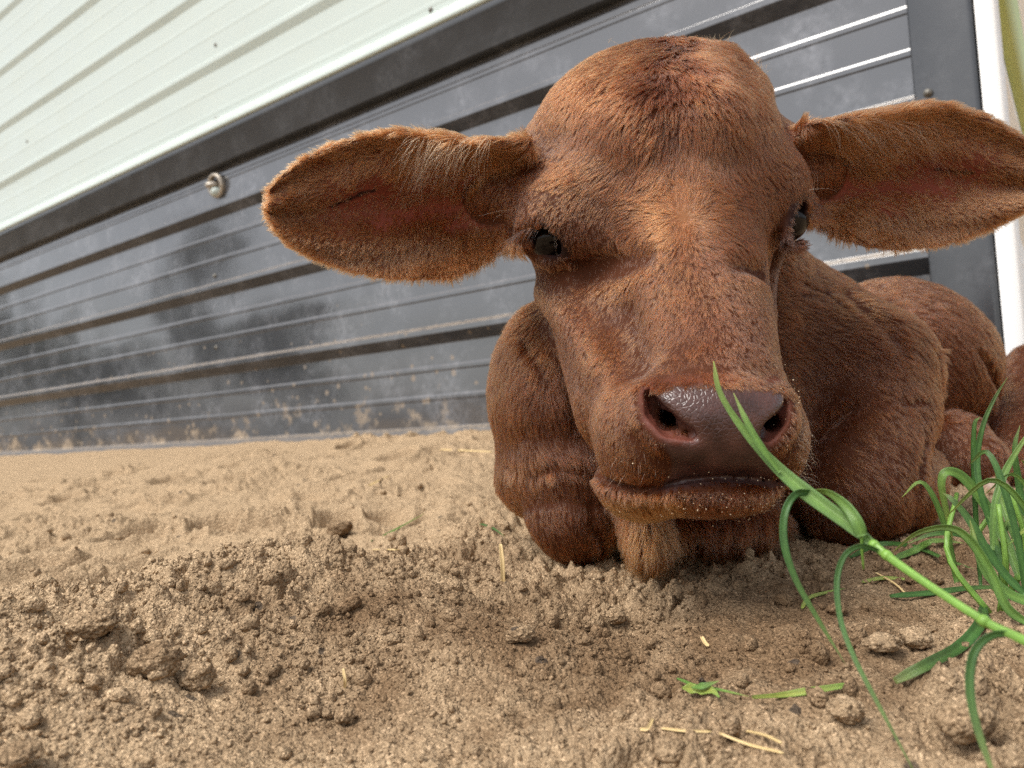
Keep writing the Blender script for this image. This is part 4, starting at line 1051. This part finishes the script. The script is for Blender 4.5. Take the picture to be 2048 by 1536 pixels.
def strands(name, curves, rad, cols, parent, mat):
    """a few hand-placed hairs: curves is a list of (k,3) camera-aligned polylines"""
    h = bpy.data.hair_curves.new(name); h.add_curves([len(c) for c in curves])
    w = c2w(np.concatenate(curves)).astype(np.float32)
    h.attributes['position'].data.foreach_set('vector', w.ravel())
    ra = h.attributes.new('radius', 'FLOAT', 'POINT'); ra.data.foreach_set('value', np.concatenate([rad*np.linspace(1, .15, len(c)) for c in curves]).astype(np.float32))
    ca = h.attributes.new('hair_col', 'FLOAT_COLOR', 'CURVE'); c4 = np.ones((len(curves), 4), np.float32); c4[:, :3] = cols; ca.data.foreach_set('color', c4.ravel())
    o = bpy.data.objects.new(name, h); scene.collection.objects.link(o); h.materials.append(mat)
    if parent is calf: child(o)
    else: o.parent = parent
    return o
def bez(a, b, c, n=7):
    t = np.linspace(0, 1, n)[:, None]; return (1-t)**2*a + 2*t*(1-t)*b + t*t*c
r = np.random.default_rng(5)
ls = []
lid = [(1048, 470), (1058, 456), (1074, 450), (1092, 452), (1106, 461)]
for k in range(34):
    s = r.random()**1.6*.72*(len(lid)-1); i = int(s); p = np.array(lid[i])+(s-i)*(np.array(lid[i+1])-np.array(lid[i]))
    a = S(float(round(p[0])), float(round(p[1])), -.001); q = s/(len(lid)-1)
    e = np.array([(-42-18*r.random())*(1-.55*q), 34+22*r.random() + 8*q])*r.uniform(.7, 1.1)
    z = a[2]
    ls.append(bez(a, a + np.array([e[0]*.6, -e[1]*.15, -18])*z/F, a + np.array([e[0], -e[1], -10])*z/F))
strands('eyelash', ls, .00011, [.03, .014, .010], calf, m_hair)
ls = []
for k in range(28):
    a = Q(r.uniform(1598, 1622), r.uniform(396, 410), .508); z = a[2]
    e = np.array([r.uniform(25, 60), r.uniform(18, 46)])
    ls.append(bez(a, a + np.array([e[0]*.6, -e[1]*.3, -8])*z/F, a + np.array([e[0], -e[1], -6])*z/F))
for k in range(10):
    a = Q(r.uniform(1584, 1596), r.uniform(486, 498), .500); z = a[2]
    e = np.array([r.uniform(4, 22), r.uniform(30, 62)])
    ls.append(bez(a, a + np.array([e[0]*.9, -e[1]*.3, 0])*z/F, a + np.array([e[0], -e[1], 0])*z/F))
strands('eyelash', ls, .00011, [.03, .014, .010], calf, m_hair)
ls, cl = [], []
for k in range(46):                                  # whiskers beside the mouth on the far lip
    a = S(float(round(r.uniform(1578, 1600))), float(round(r.uniform(845, 985))), .001); z = a[2]
    e = np.array([r.uniform(18, 52), r.uniform(-20, 44)])
    ls.append(bez(a, a + np.array([e[0]*.9, -(e[1]-18), -5])*z/F, a + np.array([e[0], -(e[1]+12), 6])*z/F)); cl.append([.33, .16, .08])
for k in range(26):
    a = S(float(round(r.uniform(1190, 1330))), float(round(r.uniform(900, 1000))), .001); z = a[2]
    e = np.array([r.uniform(-34, 5), r.uniform(2, 42)])
    ls.append(bez(a, a + np.array([e[0]*.6, -e[1]*.4, -12])*z/F, a + np.array([e[0], -e[1], -12])*z/F)); cl.append([.28, .12, .06])
for (x0, y0, x1, y1, x2, y2) in ((1042, 410, 1000, 420, 985, 445), (1060, 420, 1010, 415, 960, 432), (1100, 455, 1118, 485, 1112, 502), (1115, 440, 1102, 470, 1114, 512),
                                 (1624, 400, 1650, 360, 1620, 330), (1624, 395, 1640, 330, 1612, 345), (1618, 380, 1660, 372, 1675, 385), (1190, 800, 1160, 820, 1150, 836), (1196, 780, 1176, 800, 1158, 803)):
    z0 = S(x0, y0)[2] if x0 < 1500 else .50
    ls.append(bez(Q(x0, y0, z0), Q(x1, y1, z0-.006), Q(x2, y2, z0-.004), 10)); cl.append([.42, .22, .12])
strands('whisker', ls, .00010, np.array(cl), calf, m_hair)
_ze = {}
def SE(px, py, dz=0.):                              # a point on the inner face of an ear
    px, py = float(round(px)), float(round(py))
    if (px, py) not in _ze: _ze[(px, py)] = ray_z(ears, px, py, .44, .60)
    return Q(px, py, _ze[(px, py)] + dz)
ls, cl = [], []
for k in range(620):                                 # the long pale hairs that hang across the ear openings
    if k < 280:
        x0, y0 = r.uniform(835, 985), r.uniform(268, 335); x1 = x0 - r.uniform(-5, 60); y1 = y0 + r.uniform(35, 95)*(1.1 - .3*(x0-835)/150)
    else:
        x0, y0 = r.uniform(1640, 1850), r.uniform(235, 315); x1 = x0 + r.uniform(20, 95); y1 = y0 + r.uniform(15, 75)
    a = SE(x0, y0, .0005); z = a[2]; e = np.array([x1-x0, y1-y0]); bend = r.uniform(.1, .9)
    ls.append(bez(a, a + np.array([e[0]*bend, -e[1]*.25, -22])*z/F, a + np.array([e[0]+r.normal(0, 8), -e[1], -r.uniform(4, 16)])*z/F, 8))
    cl.append(np.array([.34, .15, .060])*math.exp(r.normal(0, .3)))
nt0 = len(ls)
for k in range(170):                                 # ragged crown tufts against the wall
    cx_, cy_, sx_, sy_ = ((1430, 96, 16, 7), (1512, 158, 9, 22), (1340, 92, 60, 5))[k % 3]
    a = S(float(round(r.normal(cx_, sx_))), float(round(r.normal(cy_, sy_))), .002); z = a[2]
    e = np.array([r.normal(6 if cx_ > 1400 else -4, 12), -r.uniform(8, 30)*(1 if cx_ != 1340 else .7)])
    ls.append(bez(a, a + np.array([e[0]*.2, -e[1]*.6, 0])*z/F, a + np.array([e[0], -e[1], 4])*z/F, 8)); cl.append(np.array([.15, .050, .016])*math.exp(r.normal(0, .3)))
strands('long_hair', ls, .00014, np.array(cl), body_ob, m_hair)
# sand stuck to chin, lips and nose
m_grain, nt, out = new_mat('sand_grain_pale'); bs = nd(nt, 'ShaderNodeBsdfPrincipled', i_Roughness=.6); oi = nd(nt, 'ShaderNodeNewGeometry'); cr = nd(nt, 'ShaderNodeValToRGB')
cr.color_ramp.elements[0].color = (.30, .19, .10, 1); cr.color_ramp.elements[1].color = (.72, .58, .40, 1)
nt.links.new(oi.outputs['Random Per Island'], cr.inputs[0]); nt.links.new(cr.outputs[0], bs.inputs['Base Color']); nt.links.new(bs.outputs[0], out.inputs[0])
w_ = (np.exp(-(((vpx-1500)/75)**2 + ((vpy-1003)/22)**2))*1.3 + np.exp(-(((vpx-1400)/120)**2 + ((vpy-1010)/20)**2))*.5 + np.exp(-(((vpx-1470)/110)**2 + ((vpy-948)/10)**2))*.35
      + np.exp(-(((vpx-1600)/14)**2 + ((vpy-950)/45)**2))*.8 + np.exp(-(((vpx-1575)/22)**2 + ((vpy-830)/50)**2))*.25 + np.exp(-(((vpx-1260)/60)**2 + ((vpy-880)/50)**2))*.05)
w_ = w_*front*((-vn[:, 2]) > .0); w_ /= w_.sum()
gi = r.choice(len(cv), 420, p=w_)
iv, if_ = ico(1); n = len(gi)
sz = .00018 + .00026*r.random(n)**2
v = iv[None]*(1+r.normal(0, .15, (n, len(iv), 1)))*sz[:, None, None] + (cv[gi] + vn[gi]*r.uniform(.0004, .0035, (n, 1)) + r.normal(0, .0006, (n, 3)))[:, None]
child(tag(mesh_obj('stuck_sand', c2w(v.reshape(-1, 3)), (if_[None]+(np.arange(n)*len(iv))[:, None, None]).reshape(-1, 3), m_grain), kind='stuff'))

# ================================================================ GRASS, STRAW, CLODS
def leaf_mat(name, base, edge, tip, rough=.38):
    m, nt, out = new_mat(name); L = nt.links.new
    at = nd(nt, 'ShaderNodeAttribute', attribute_name='leaf')      # r: 0 midrib .. 1 edge, g: 0 root .. 1 tip
    sp = nd(nt, 'ShaderNodeSeparateColor'); L(at.outputs['Color'], sp.inputs[0])
    m1 = nd(nt, 'ShaderNodeMix', data_type='RGBA'); m1.inputs['A'].default_value = (*base, 1); m1.inputs['B'].default_value = (*edge, 1); L(sp.outputs[0], m1.inputs['Factor'])
    m2 = nd(nt, 'ShaderNodeMix', data_type='RGBA'); m2.inputs['B'].default_value = (*tip, 1); L(m1.outputs['Result'], m2.inputs['A'])
    pw_ = nd(nt, 'ShaderNodeMath', operation='POWER', i_1=5.0); L(sp.outputs[1], pw_.inputs[0]); L(pw_.outputs[0], m2.inputs['Factor'])
    wv = nd(nt, 'ShaderNodeMath', operation='MULTIPLY', i_1=46.0); L(sp.outputs[0], wv.inputs[0])
    sn = nd(nt, 'ShaderNodeMath', operation='SINE'); L(wv.outputs[0], sn.inputs[0])
    ns = nd(nt, 'ShaderNodeTexNoise', i_Scale=140.0, i_Detail=3.0); ge = nd(nt, 'ShaderNodeNewGeometry'); L(ge.outputs['Position'], ns.inputs['Vector'])
    hs = nd(nt, 'ShaderNodeHueSaturation'); L(m2.outputs['Result'], hs.inputs['Color'])
    vr = nd(nt, 'ShaderNodeMath', operation='MULTIPLY_ADD', i_1=.10, i_2=.60); L(sn.outputs[0], vr.inputs[0])
    vr2 = nd(nt, 'ShaderNodeMath', operation='MULTIPLY_ADD', i_1=.8); L(ns.outputs['Fac'], vr2.inputs[0]); L(vr.outputs[0], vr2.inputs[2]); L(vr2.outputs[0], hs.inputs['Value'])
    bs = nd(nt, 'ShaderNodeBsdfPrincipled', i_Roughness=rough); L(hs.outputs[0], bs.inputs['Base Color'])
    tr = nd(nt, 'ShaderNodeBsdfTranslucent'); L(hs.outputs[0], tr.inputs['Color'])
    ms = nd(nt, 'ShaderNodeMixShader'); ms.inputs[0].default_value = .35; L(bs.outputs[0], ms.inputs[1]); L(tr.outputs[0], ms.inputs[2])
    bp = nd(nt, 'ShaderNodeBump', i_Strength=.3, i_Distance=.0004); L(sn.outputs[0], bp.inputs['Height']); L(bp.outputs[0], bs.inputs['Normal'])
    L(ms.outputs[0], out.inputs[0]); return m
m_leaf = leaf_mat('grass_leaf', (.17, .31, .060), (.115, .23, .05), (.30, .34, .08))
m_leaf2 = leaf_mat('grass_leaf_dark', (.085, .20, .045), (.05, .14, .032), (.20, .24, .07))
m_leafy = leaf_mat('grass_leaf_yellow', (.42, .46, .10), (.30, .40, .08), (.16, .32, .05))
m_stem = leaf_mat('grass_stem_skin', (.27, .47, .09), (.22, .42, .08), (.26, .46, .09))
def catmull(p, n):
    p = np.asarray(p, float); q = np.concatenate([[2*p[0]-p[1]], p, [2*p[-1]-p[-2]]])
    m = len(p)-1; t = np.linspace(0, m, n); i = np.minimum(t.astype(int), m-1); u = (t-i)[:, None]
    a, b, c, d = q[i], q[i+1], q[i+2], q[i+3]
    return .5*(2*b + (c-a)*u + (2*a-5*b+4*c-d)*u**2 + (3*b-a-3*c+d)*u**3)
def blade(name, pts, width, mat, parent=None, face=None, fold=.25, twist=(0, 0), prof=None, n=40, thick=.00016):
    """a grass leaf: thin folded ribbon with real thickness. pts world; width in m; face = direction the flat side looks"""
    c = catmull(pts, n); T = np.gradient(c, axis=0); T /= np.linalg.norm(T, axis=1, keepdims=True)
    Fd = np.asarray(face if face is not None else (C0-c), float); Fd = np.broadcast_to(Fd, c.shape)
    Nn = Fd - T*(Fd*T).sum(1, keepdims=True); Nn /= np.linalg.norm(Nn, axis=1, keepdims=True)
    B = np.cross(T, Nn); tw = np.radians(np.linspace(twist[0], twist[1], n))[:, None]
    B, Nn = B*np.cos(tw)+Nn*np.sin(tw), Nn*np.cos(tw)-B*np.sin(tw)
    s = np.linspace(0, 1, n)
    w = width*np.interp(s, *(prof if prof else ([0, .1, .5, .85, 1], [.55, .95, 1, .55, .03])))/2
    xs = np.array([-1, -.66, -.33, 0, .33, .66, 1.0])
    zf = fold*np.abs(xs)
    top = c[:, None] + B[:, None]*(w[:, None]*xs)[..., None] + Nn[:, None]*(w[:, None]*zf)[..., None]
    bot = top - Nn[:, None]*thick
    ring = np.concatenate([top, bot[:, ::-1]], 1); k = ring.shape[1]
    idx = np.arange(n*k).reshape(n, k); nx = np.roll(idx, -1, 1)
    f = np.stack([idx[:-1], nx[:-1], nx[1:], idx[1:]], -1).reshape(-1, 4)
    caps = np.array([[idx[e, j], idx[e, j+1], idx[e, k-2-j], idx[e, k-1-j]] for e in (0, n-1) for j in range(6)])
    o = mesh_obj(name, ring.reshape(-1, 3), np.concatenate([f, caps]), mat, None)
    at = np.zeros((n, k, 3)); at[..., 0] = np.abs(np.concatenate([xs, xs[::-1]]))[None]; at[..., 1] = s[:, None]
    set_col(o, 'leaf', at.reshape(-1, 3))
    if parent is not None:
        o.parent = parent; o.matrix_parent_inverse = Matrix.Translation(-parent.location)
    return o
def tube(name, pts, r0, r1, mat, parent=None, n=30, seg=10):
    c = catmull(pts, n); T = np.gradient(c, axis=0); T /= np.linalg.norm(T, axis=1, keepdims=True)
    h = np.array([.2, .3, 1.0]); e1 = np.cross(T, h); e1 /= np.linalg.norm(e1, axis=1, keepdims=True); e2 = np.cross(T, e1)
    rr = np.interp(np.linspace(0, 1, n), np.linspace(0, 1, len(r0) if hasattr(r0, '__len__') else 2), r0 if hasattr(r0, '__len__') else [r0, r1])
    a = np.arange(seg)*2*math.pi/seg
    ring = c[:, None] + rr[:, None, None]*(e1[:, None]*np.cos(a)[None, :, None] + e2[:, None]*np.sin(a)[None, :, None])
    idx = np.arange(n*seg).reshape(n, seg); nx = np.roll(idx, -1, 1)
    f = [tuple(q) for q in np.stack([idx[:-1], nx[:-1], nx[1:], idx[1:]], -1).reshape(-1, 4)] + [tuple(idx[0][::-1]), tuple(idx[-1])]
    o = mesh_obj(name, ring.reshape(-1, 3), f, mat, None)
    at = np.zeros((n, seg, 3)); at[..., 0] = np.abs(np.sin(a/2))[None]*.5; at[..., 1] = np.linspace(0, .8, n)[:, None]
    set_col(o, 'leaf', at.reshape(-1, 3))
    if parent is not None:
        o.parent = parent; o.matrix_parent_inverse = Matrix.Translation(-parent.location)
    return o
def holder(name, loc, label, cat, group=None):
    o = tag(bpy.data.objects.new(name, None), label, cat, group); link(o); o.location = Vector(loc); bpy.context.view_layer.update(); return o
def pts(seq): return [P(*q) for q in seq]

# --- the long stalk that leans across the muzzle
st = holder('grass_stalk', P(2075, 1295, .232), 'long green grass stalk leaning in from the right across the calf\'s muzzle', 'grass')
tube('stem', pts([(2110, 1310, .222), (2030, 1272, .235), (1965, 1240, .245), (1850, 1165, .266), (1775, 1112, .282), (1744, 1086, .288)]), [.00165, .0015, .0014, .0014, .0016, .0017], 0, m_stem, st)
for q in ((1968, 1242, .244), (1774, 1111, .282), (1748, 1090, .287)):
    v, f = lathe([(.0003, -.0016), (.0018, -.0012), (.0020, 0), (.0018, .0012), (.0003, .0016)], P(*q), P(1744, 1086, .288)-P(1965, 1240, .245), 12)
    o = mesh_obj('node', v, f, m_stem, None); o.parent = st; o.matrix_parent_inverse = Matrix.Translation(-st.location); set_col(o, 'leaf', np.full((len(v), 3), .3))
blade('leaf', pts([(1748, 1090, .287), (1700, 1050, .295), (1600, 975, .310), (1535, 915, .320), (1480, 850, .328), (1440, 785, .334), (1427, 722, .338)]), .0062, m_leaf, st, prof=([0, .12, .3, .55, .75, .92, 1], [.45, .75, 1, .62, .42, .34, .05]), fold=.35)
blade('leaf', pts([(1560, 945, .314), (1520, 890, .318), (1492, 840, .322), (1467, 786, .328)]), .0030, m_leaf, st, fold=.3, prof=([0, .3, .7, 1], [.5, 1, .8, .1]))
blade('leaf', pts([(1724, 1072, .288), (1712, 1040, .290), (1688, 1008, .296), (1655, 985, .304), (1622, 982, .310)]), .0050, m_leaf, st, twist=(10, 50), prof=([0, .1, .45, .8, 1], [.7, 1, .95, .6, .35]), fold=.2)
blade('leaf', pts([(1628, 985, .308), (1592, 988, .306), (1570, 1024, .303), (1568, 1085, .300), (1592, 1160, .296), (1640, 1245, .290), (1692, 1330, .283)]), .0030, m_leaf2, st, twist=(30, -10), prof=([0, .1, .5, .85, 1], [.7, 1, 1, .55, .05]))
blade('leaf', pts([(1764, 1104, .284), (1724, 1092, .284), (1690, 1110, .284), (1674, 1160, .282), (1680, 1235, .276), (1706, 1310, .268), (1752, 1400, .258), (1832, 1550, .243)]), .0022, m_leaf2, st, twist=(30, 0), prof=([0, .1, .4, .85, 1], [.6, .9, 1, .7, .2]))
blade('leaf', pts([(2030, 1268, .236), (1985, 1270, .238), (1950, 1300, .238), (1939, 1360, .236), (1950, 1440, .232), (1990, 1560, .224)]), .0028, m_leaf2, st, twist=(40, 0), prof=([0, .1, .5, .85, 1], [.6, .9, 1, .8, .4]))
tube('stem', pts([(1723, 1068, .289), (1724, 1100, .290), (1727, 1138, .292)]), .0006, .0004, m_stem, st, n=8, seg=6)

# --- tufts of grass at the right edge
gpt = P(2068, 1150, .40)
tf = holder('grass_tuft', gpt, 'leafy tuft of green grass growing at the right edge beside the calf', 'grass')
BL = [([(2040, 1160, .40), (2010, 1080, .415), (1970, 1010, .425), (1925, 955, .43), (1893, 945, .43), (1884, 970, .43), (1895, 1030, .43), (1907, 1085, .43)], .0085, m_leaf),
      ([(2010, 1150, .41), (1985, 1060, .42), (1962, 985, .425), (1954, 920, .43), (1966, 850, .43), (1990, 795, .43), (2015, 755, .43)], .0050, m_leaf2),
      ([(1985, 1100, .40), (1990, 1010, .405), (2010, 945, .41), (2035, 900, .41), (2075, 840, .41)], .0056, m_leaf),
      ([(2050, 1190, .37), (2010, 1150, .375), (1970, 1095, .38), (1938, 1040, .385), (1905, 1000, .39), (1885, 985, .395)], .0062, m_leaf2),
      ([(2090, 1180, .40), (2050, 1120, .41), (2020, 1050, .42), (2000, 990, .43), (1990, 940, .43)], .0060, m_leaf),
      ([(2075, 1210, .36), (2020, 1190, .365), (1975, 1150, .37), (1950, 1090, .375), (1940, 1040, .38)], .0080, m_leaf),
      ([(2040, 1150, .42), (2046, 1060, .425), (2040, 980, .43), (2030, 900, .43), (2040, 850, .43)], .0060, m_leaf2),
      ([(2010, 1120, .43), (1960, 1085, .435), (1910, 1068, .44), (1860, 1070, .44), (1815, 1088, .44)], .0052, m_leaf2),
      ([(2060, 1250, .345), (2015, 1215, .35), (1985, 1150, .355), (1945, 1085, .36), (1900, 1055, .365), (1835, 1066, .37), (1785, 1105, .375)], .0066, m_leaf),
      ([(2070, 1140, .44), (2040, 1080, .445), (2010, 1050, .45), (1975, 1045, .45)], .0060, m_leaf),
      ([(2060, 1180, .39), (2070, 1080, .40), (2060, 1000, .41), (2050, 930, .41)], .0066, m_leaf)]
for k, (sq, w_, mt) in enumerate(BL):
    blade('leaf', pts(sq), w_*.66, mt, tf, twist=(random.uniform(-30, 30), random.uniform(-40, 40)), fold=.35)
rb = np.random.default_rng(12)
for k in range(28):                                  # the rest of the clump
    b0 = gpt + np.array([.012+rb.normal(0, .016), rb.normal(0, .022), 0]); b0[2] = float(ground_h(b0[0:1], b0[1:2], False)[0])-.002
    an = rb.uniform(0, 6.28); Lg = rb.uniform(.05, .13); ln = rb.uniform(.05, .5)
    dv = np.array([math.cos(an), math.sin(an), 0])
    seq = [b0, b0 + dv*Lg*.15*ln + np.array([0, 0, Lg*.4]), b0 + dv*Lg*.5*ln + np.array([0, 0, Lg*(.75-.25*ln)]), b0 + dv*Lg*.95*ln + np.array([0, 0, Lg*(.85-.85*ln)])]
    seq[3][2] = max(seq[3][2], b0[2]+.004)
    blade('leaf', seq, rb.uniform(.0016, .0038), (m_leaf, m_leaf2, m_leaf, m_leafy)[rb.integers(0, 4)], tf, fold=.35, twist=(rb.uniform(-60, 60), rb.uniform(-60, 60)), n=18)
for i in range(5):
    q = gpt + np.array([rb.normal(-.012, .012), rb.normal(0, .015), 0]); q[2] = float(ground_h(q[0:1], q[1:2], False)[0])-.003
    tube('stem', [q, q+np.array([rb.normal(0, .01), rb.normal(0, .01), .03]), q+np.array([rb.normal(0, .02), rb.normal(0, .02), .06])], .0018, .0012, m_stem, tf, n=10, seg=8)

def lay(seq, lift=.0012):                            # photo pixels -> points resting on the sand
    out = []
    for (px, py) in seq:
        d = P(px, py, 1.0)-C0; z = np.linspace(.18, 1.6, 700); q = C0 + d[None]*z[:, None]
        g = ground_h(q[:, 0], q[:, 1]); i = np.argmax(q[:, 2] < g); p = q[i].copy(); p[2] = g[i]+lift; out.append(p)
    return out
def flat_blade(label, seq, w, mt, **kw):
    p = lay(seq, kw.pop('lift', .0014)); c = np.mean(p, 0)
    o = blade('cut_grass', [q-c for q in p], w, mt, face=(-.2, -.75, .7), **kw); o.location = Vector(c); tag(o, label, 'grass blade', 'cut grass blades lying on the sand'); return o
flat_blade('sand-crusted green blade lying in an arc under the grass stalk', [(1968, 1222), (1960, 1262), (1918, 1305), (1860, 1338), (1790, 1372)], .0052, m_leaf2, fold=.5, prof=([0, .1, .5, .9, 1], [.6, .9, 1, .8, .5]))
flat_blade('short cut blade with a yellow end, beside the torn leaf', [(1506, 1408), (1560, 1400), (1620, 1390), (1706, 1378)], .0030, m_leafy, fold=.4, prof=([0, .3, .6, 1], [.5, .7, 1, .7]))
flat_blade('dark green blade lying flat before the calf\'s right knee', [(1700, 1120), (1760, 1095), (1830, 1100), (1900, 1128), (1950, 1145)], .0040, m_leaf2)
flat_blade('thin green blade lying on the sand below the tuft', [(1780, 1198), (1860, 1192), (1950, 1184), (2047, 1182)], .0034, m_leaf2)
flat_blade('bright bent blade lying against the dark flat blade', [(1790, 1122), (1830, 1108), (1870, 1094), (1930, 1092)], .0048, m_leaf)
flat_blade('pale curled blade below the hanging leaf', [(1604, 1226), (1618, 1206), (1650, 1192), (1690, 1182)], .0022, m_leafy)
flat_blade('small green blade on the sand left of the calf', [(742, 1085), (772, 1072), (800, 1058), (850, 1030)], .0034, m_leaf)
flat_blade('dusty blade at the foot of the ridge by the straw', [(960, 1052), (985, 1068), (1010, 1082)], .0026, m_leaf2)
flat_blade('olive blade lying under the long stalk', [(1725, 1172), (1770, 1164), (1830, 1166)], .0026, m_leafy)
# torn leaf
p = lay([(1355, 1372), (1395, 1388), (1440, 1400), (1500, 1412)], .003); c = np.mean(p, 0)
lf_ = holder('torn_leaf', c, 'torn pale green leaf lying flat on the sand in front of the calf', 'leaf')
blade('leaf', p, .0018, m_leaf, lf_, face=(0, -.5, .8))
blade('leaf', lay([(1365, 1392), (1392, 1400), (1425, 1403), (1440, 1410)], .003), .0052, m_leafy, lf_, face=(-.1, -.75, .65), fold=.3, prof=([0, .2, .4, .5, .7, 1], [.1, .9, .6, 1, .5, .1]))
blade('leaf', lay([(1385, 1400), (1410, 1396), (1440, 1392)], .004), .0030, m_leaf, lf_, face=(.1, -.75, .65), fold=.3, prof=([0, .4, 1], [.2, 1, .1]))

m_straw, nt, out = new_mat('dry_straw'); bs = nd(nt, 'ShaderNodeBsdfPrincipled', i_Roughness=.55); nz = nd(nt, 'ShaderNodeTexNoise', i_Scale=120.0, i_Detail=4.0); cr = nd(nt, 'ShaderNodeValToRGB')
cr.color_ramp.elements[0].color = (.42, .27, .11, 1); cr.color_ramp.elements[1].color = (.72, .56, .28, 1)
nt.links.new(nz.outputs[0], cr.inputs[0]); nt.links.new(cr.outputs[0], bs.inputs['Base Color']); nt.links.new(bs.outputs[0], out.inputs[0])
def straw(label, p, w, name='straw'):
    c = np.mean(p, 0)
    o = blade(name, [q-c for q in p], w, m_straw, face=(0, -.9, .5), fold=.5, prof=([0, .05, .5, .95, 1], [.7, .9, 1, .85, .6]), thick=.0005, n=14); o.location = Vector(c)
    tag(o, label, 'straw', 'dry straw bits on the sand')
g0 = lay([(1006, 1166)], 0)[0]; zz0 = float(w2c(g0)[2])
straw('upright straw stuck in the sand left of the calf\'s knee', [g0-np.array([0, 0, .004]), P(1005, 1128, zz0), P(1001, 1088, zz0+.004)], .0030)
g0 = lay([(690, 1382)], 0)[0]; zz0 = float(w2c(g0)[2])
straw('short pale straw standing at the foot of the left mound', [g0, P(690, 1360, zz0-.002), P(686, 1337, zz0)], .0014)
straw('long pale straw lying along the bottom edge', lay([(1324, 1470), (1370, 1480), (1425, 1490)], .001), .0010)
straw('straw at the bottom edge that meets another at a point', lay([(1440, 1493), (1500, 1505), (1566, 1513)], .001), .0010)
straw('straw lying aslant above the meeting straws at bottom', lay([(1494, 1478), (1530, 1496), (1564, 1510)], .0022), .0010)
straw('tiny straw end left of the long pale straw', lay([(1281, 1466), (1296, 1467), (1308, 1468)], .001), .0013)
straw('yellow straw on the far sand left of the calf', lay([(738, 974), (758, 964), (778, 954)], .0015), .0032)
straw('short straw bit beside the dark hollow right of centre', lay([(1404, 1284), (1410, 1292), (1417, 1301)], .0015), .0020)
straw('thin brown straw under the middle of the grass stalk', lay([(1752, 1150), (1790, 1172), (1816, 1198)], .0012), .0014)
straw('faint straw on the sand between ridge and calf', lay([(745, 1102), (780, 1106), (806, 1110)], .001), .0012)
straw('long straw on the pale sand by the wall beside the calf', lay([(880, 902), (930, 905), (985, 908)], .002), .0030)

# --- clods big enough to pick up
def clod(label, px, py, rx, ry, seed, flat=.8, sink=.35):
    z = float(w2c(lay([(px, py+ry*.8)], 0)[0])[2]); R_ = pr(rx, z)
    v, f = ico(5 if rx > 16 else 4)
    q = v.copy()
    dsp = .22*noise3(v*1.6+seed*7, seed) + .12*noise3(v*4+seed, seed+3) + .07*noise3(v*11, seed+5) + .035*noise3(v*27, seed+6)
    q = v*(1+dsp)[:, None]*R_*np.array([1, .85, ry/rx*flat*1.15])
    c = P(px, py, z-.35*R_); o = mesh_obj('sand_clod', q, f, m_sand); o.location = Vector(c)
    tag(o, label, 'clod', 'clods of damp sand lying loose')
clod('large rounded clod near the bottom right corner', 1930, 1440, 56, 44, 1)
clod('flat crusty clod in the bottom left corner', 28, 1512, 52, 36, 2, .55)
clod('clod under the stalk, left of a matching one', 1766, 1284, 36, 18, 3)
clod('clod under the stalk, right of a matching one', 1834, 1276, 30, 22, 4)
clod('pale clod in the hollow before the calf', 1232, 1232, 20, 17, 5)
clod('clod on the left rim of the hollow before the calf', 1186, 1246, 22, 17, 6)
clod('clod beside the torn leaf and the cut blade', 1690, 1420, 34, 26, 7)
clod('pale pebble-like clod alone at the bottom, left of centre', 690, 1432, 21, 17, 8)
clod('small clod touching the left side of the pale pebble-like one', 656, 1428, 12, 11, 9)
clod('blocky clod on the front face of the left mound', 310, 1320, 46, 36, 10)
clod('long crumbly clod on the crest of the left mound', 190, 1245, 46, 30, 11)
clod('clod below the blocky one on the left mound', 396, 1352, 34, 28, 12)
clod('clod on the sand ridge left of the calf\'s knee', 678, 1056, 26, 16, 13)
clod('clod beside the near knee, touching the fur', 1165, 1092, 16, 13, 14)
clod('dark crumbly clod behind the right knee by the grass', 1850, 1030, 34, 22, 15)
clod('flat clod on the rim, left of the hollow', 1040, 1268, 30, 18, 16)
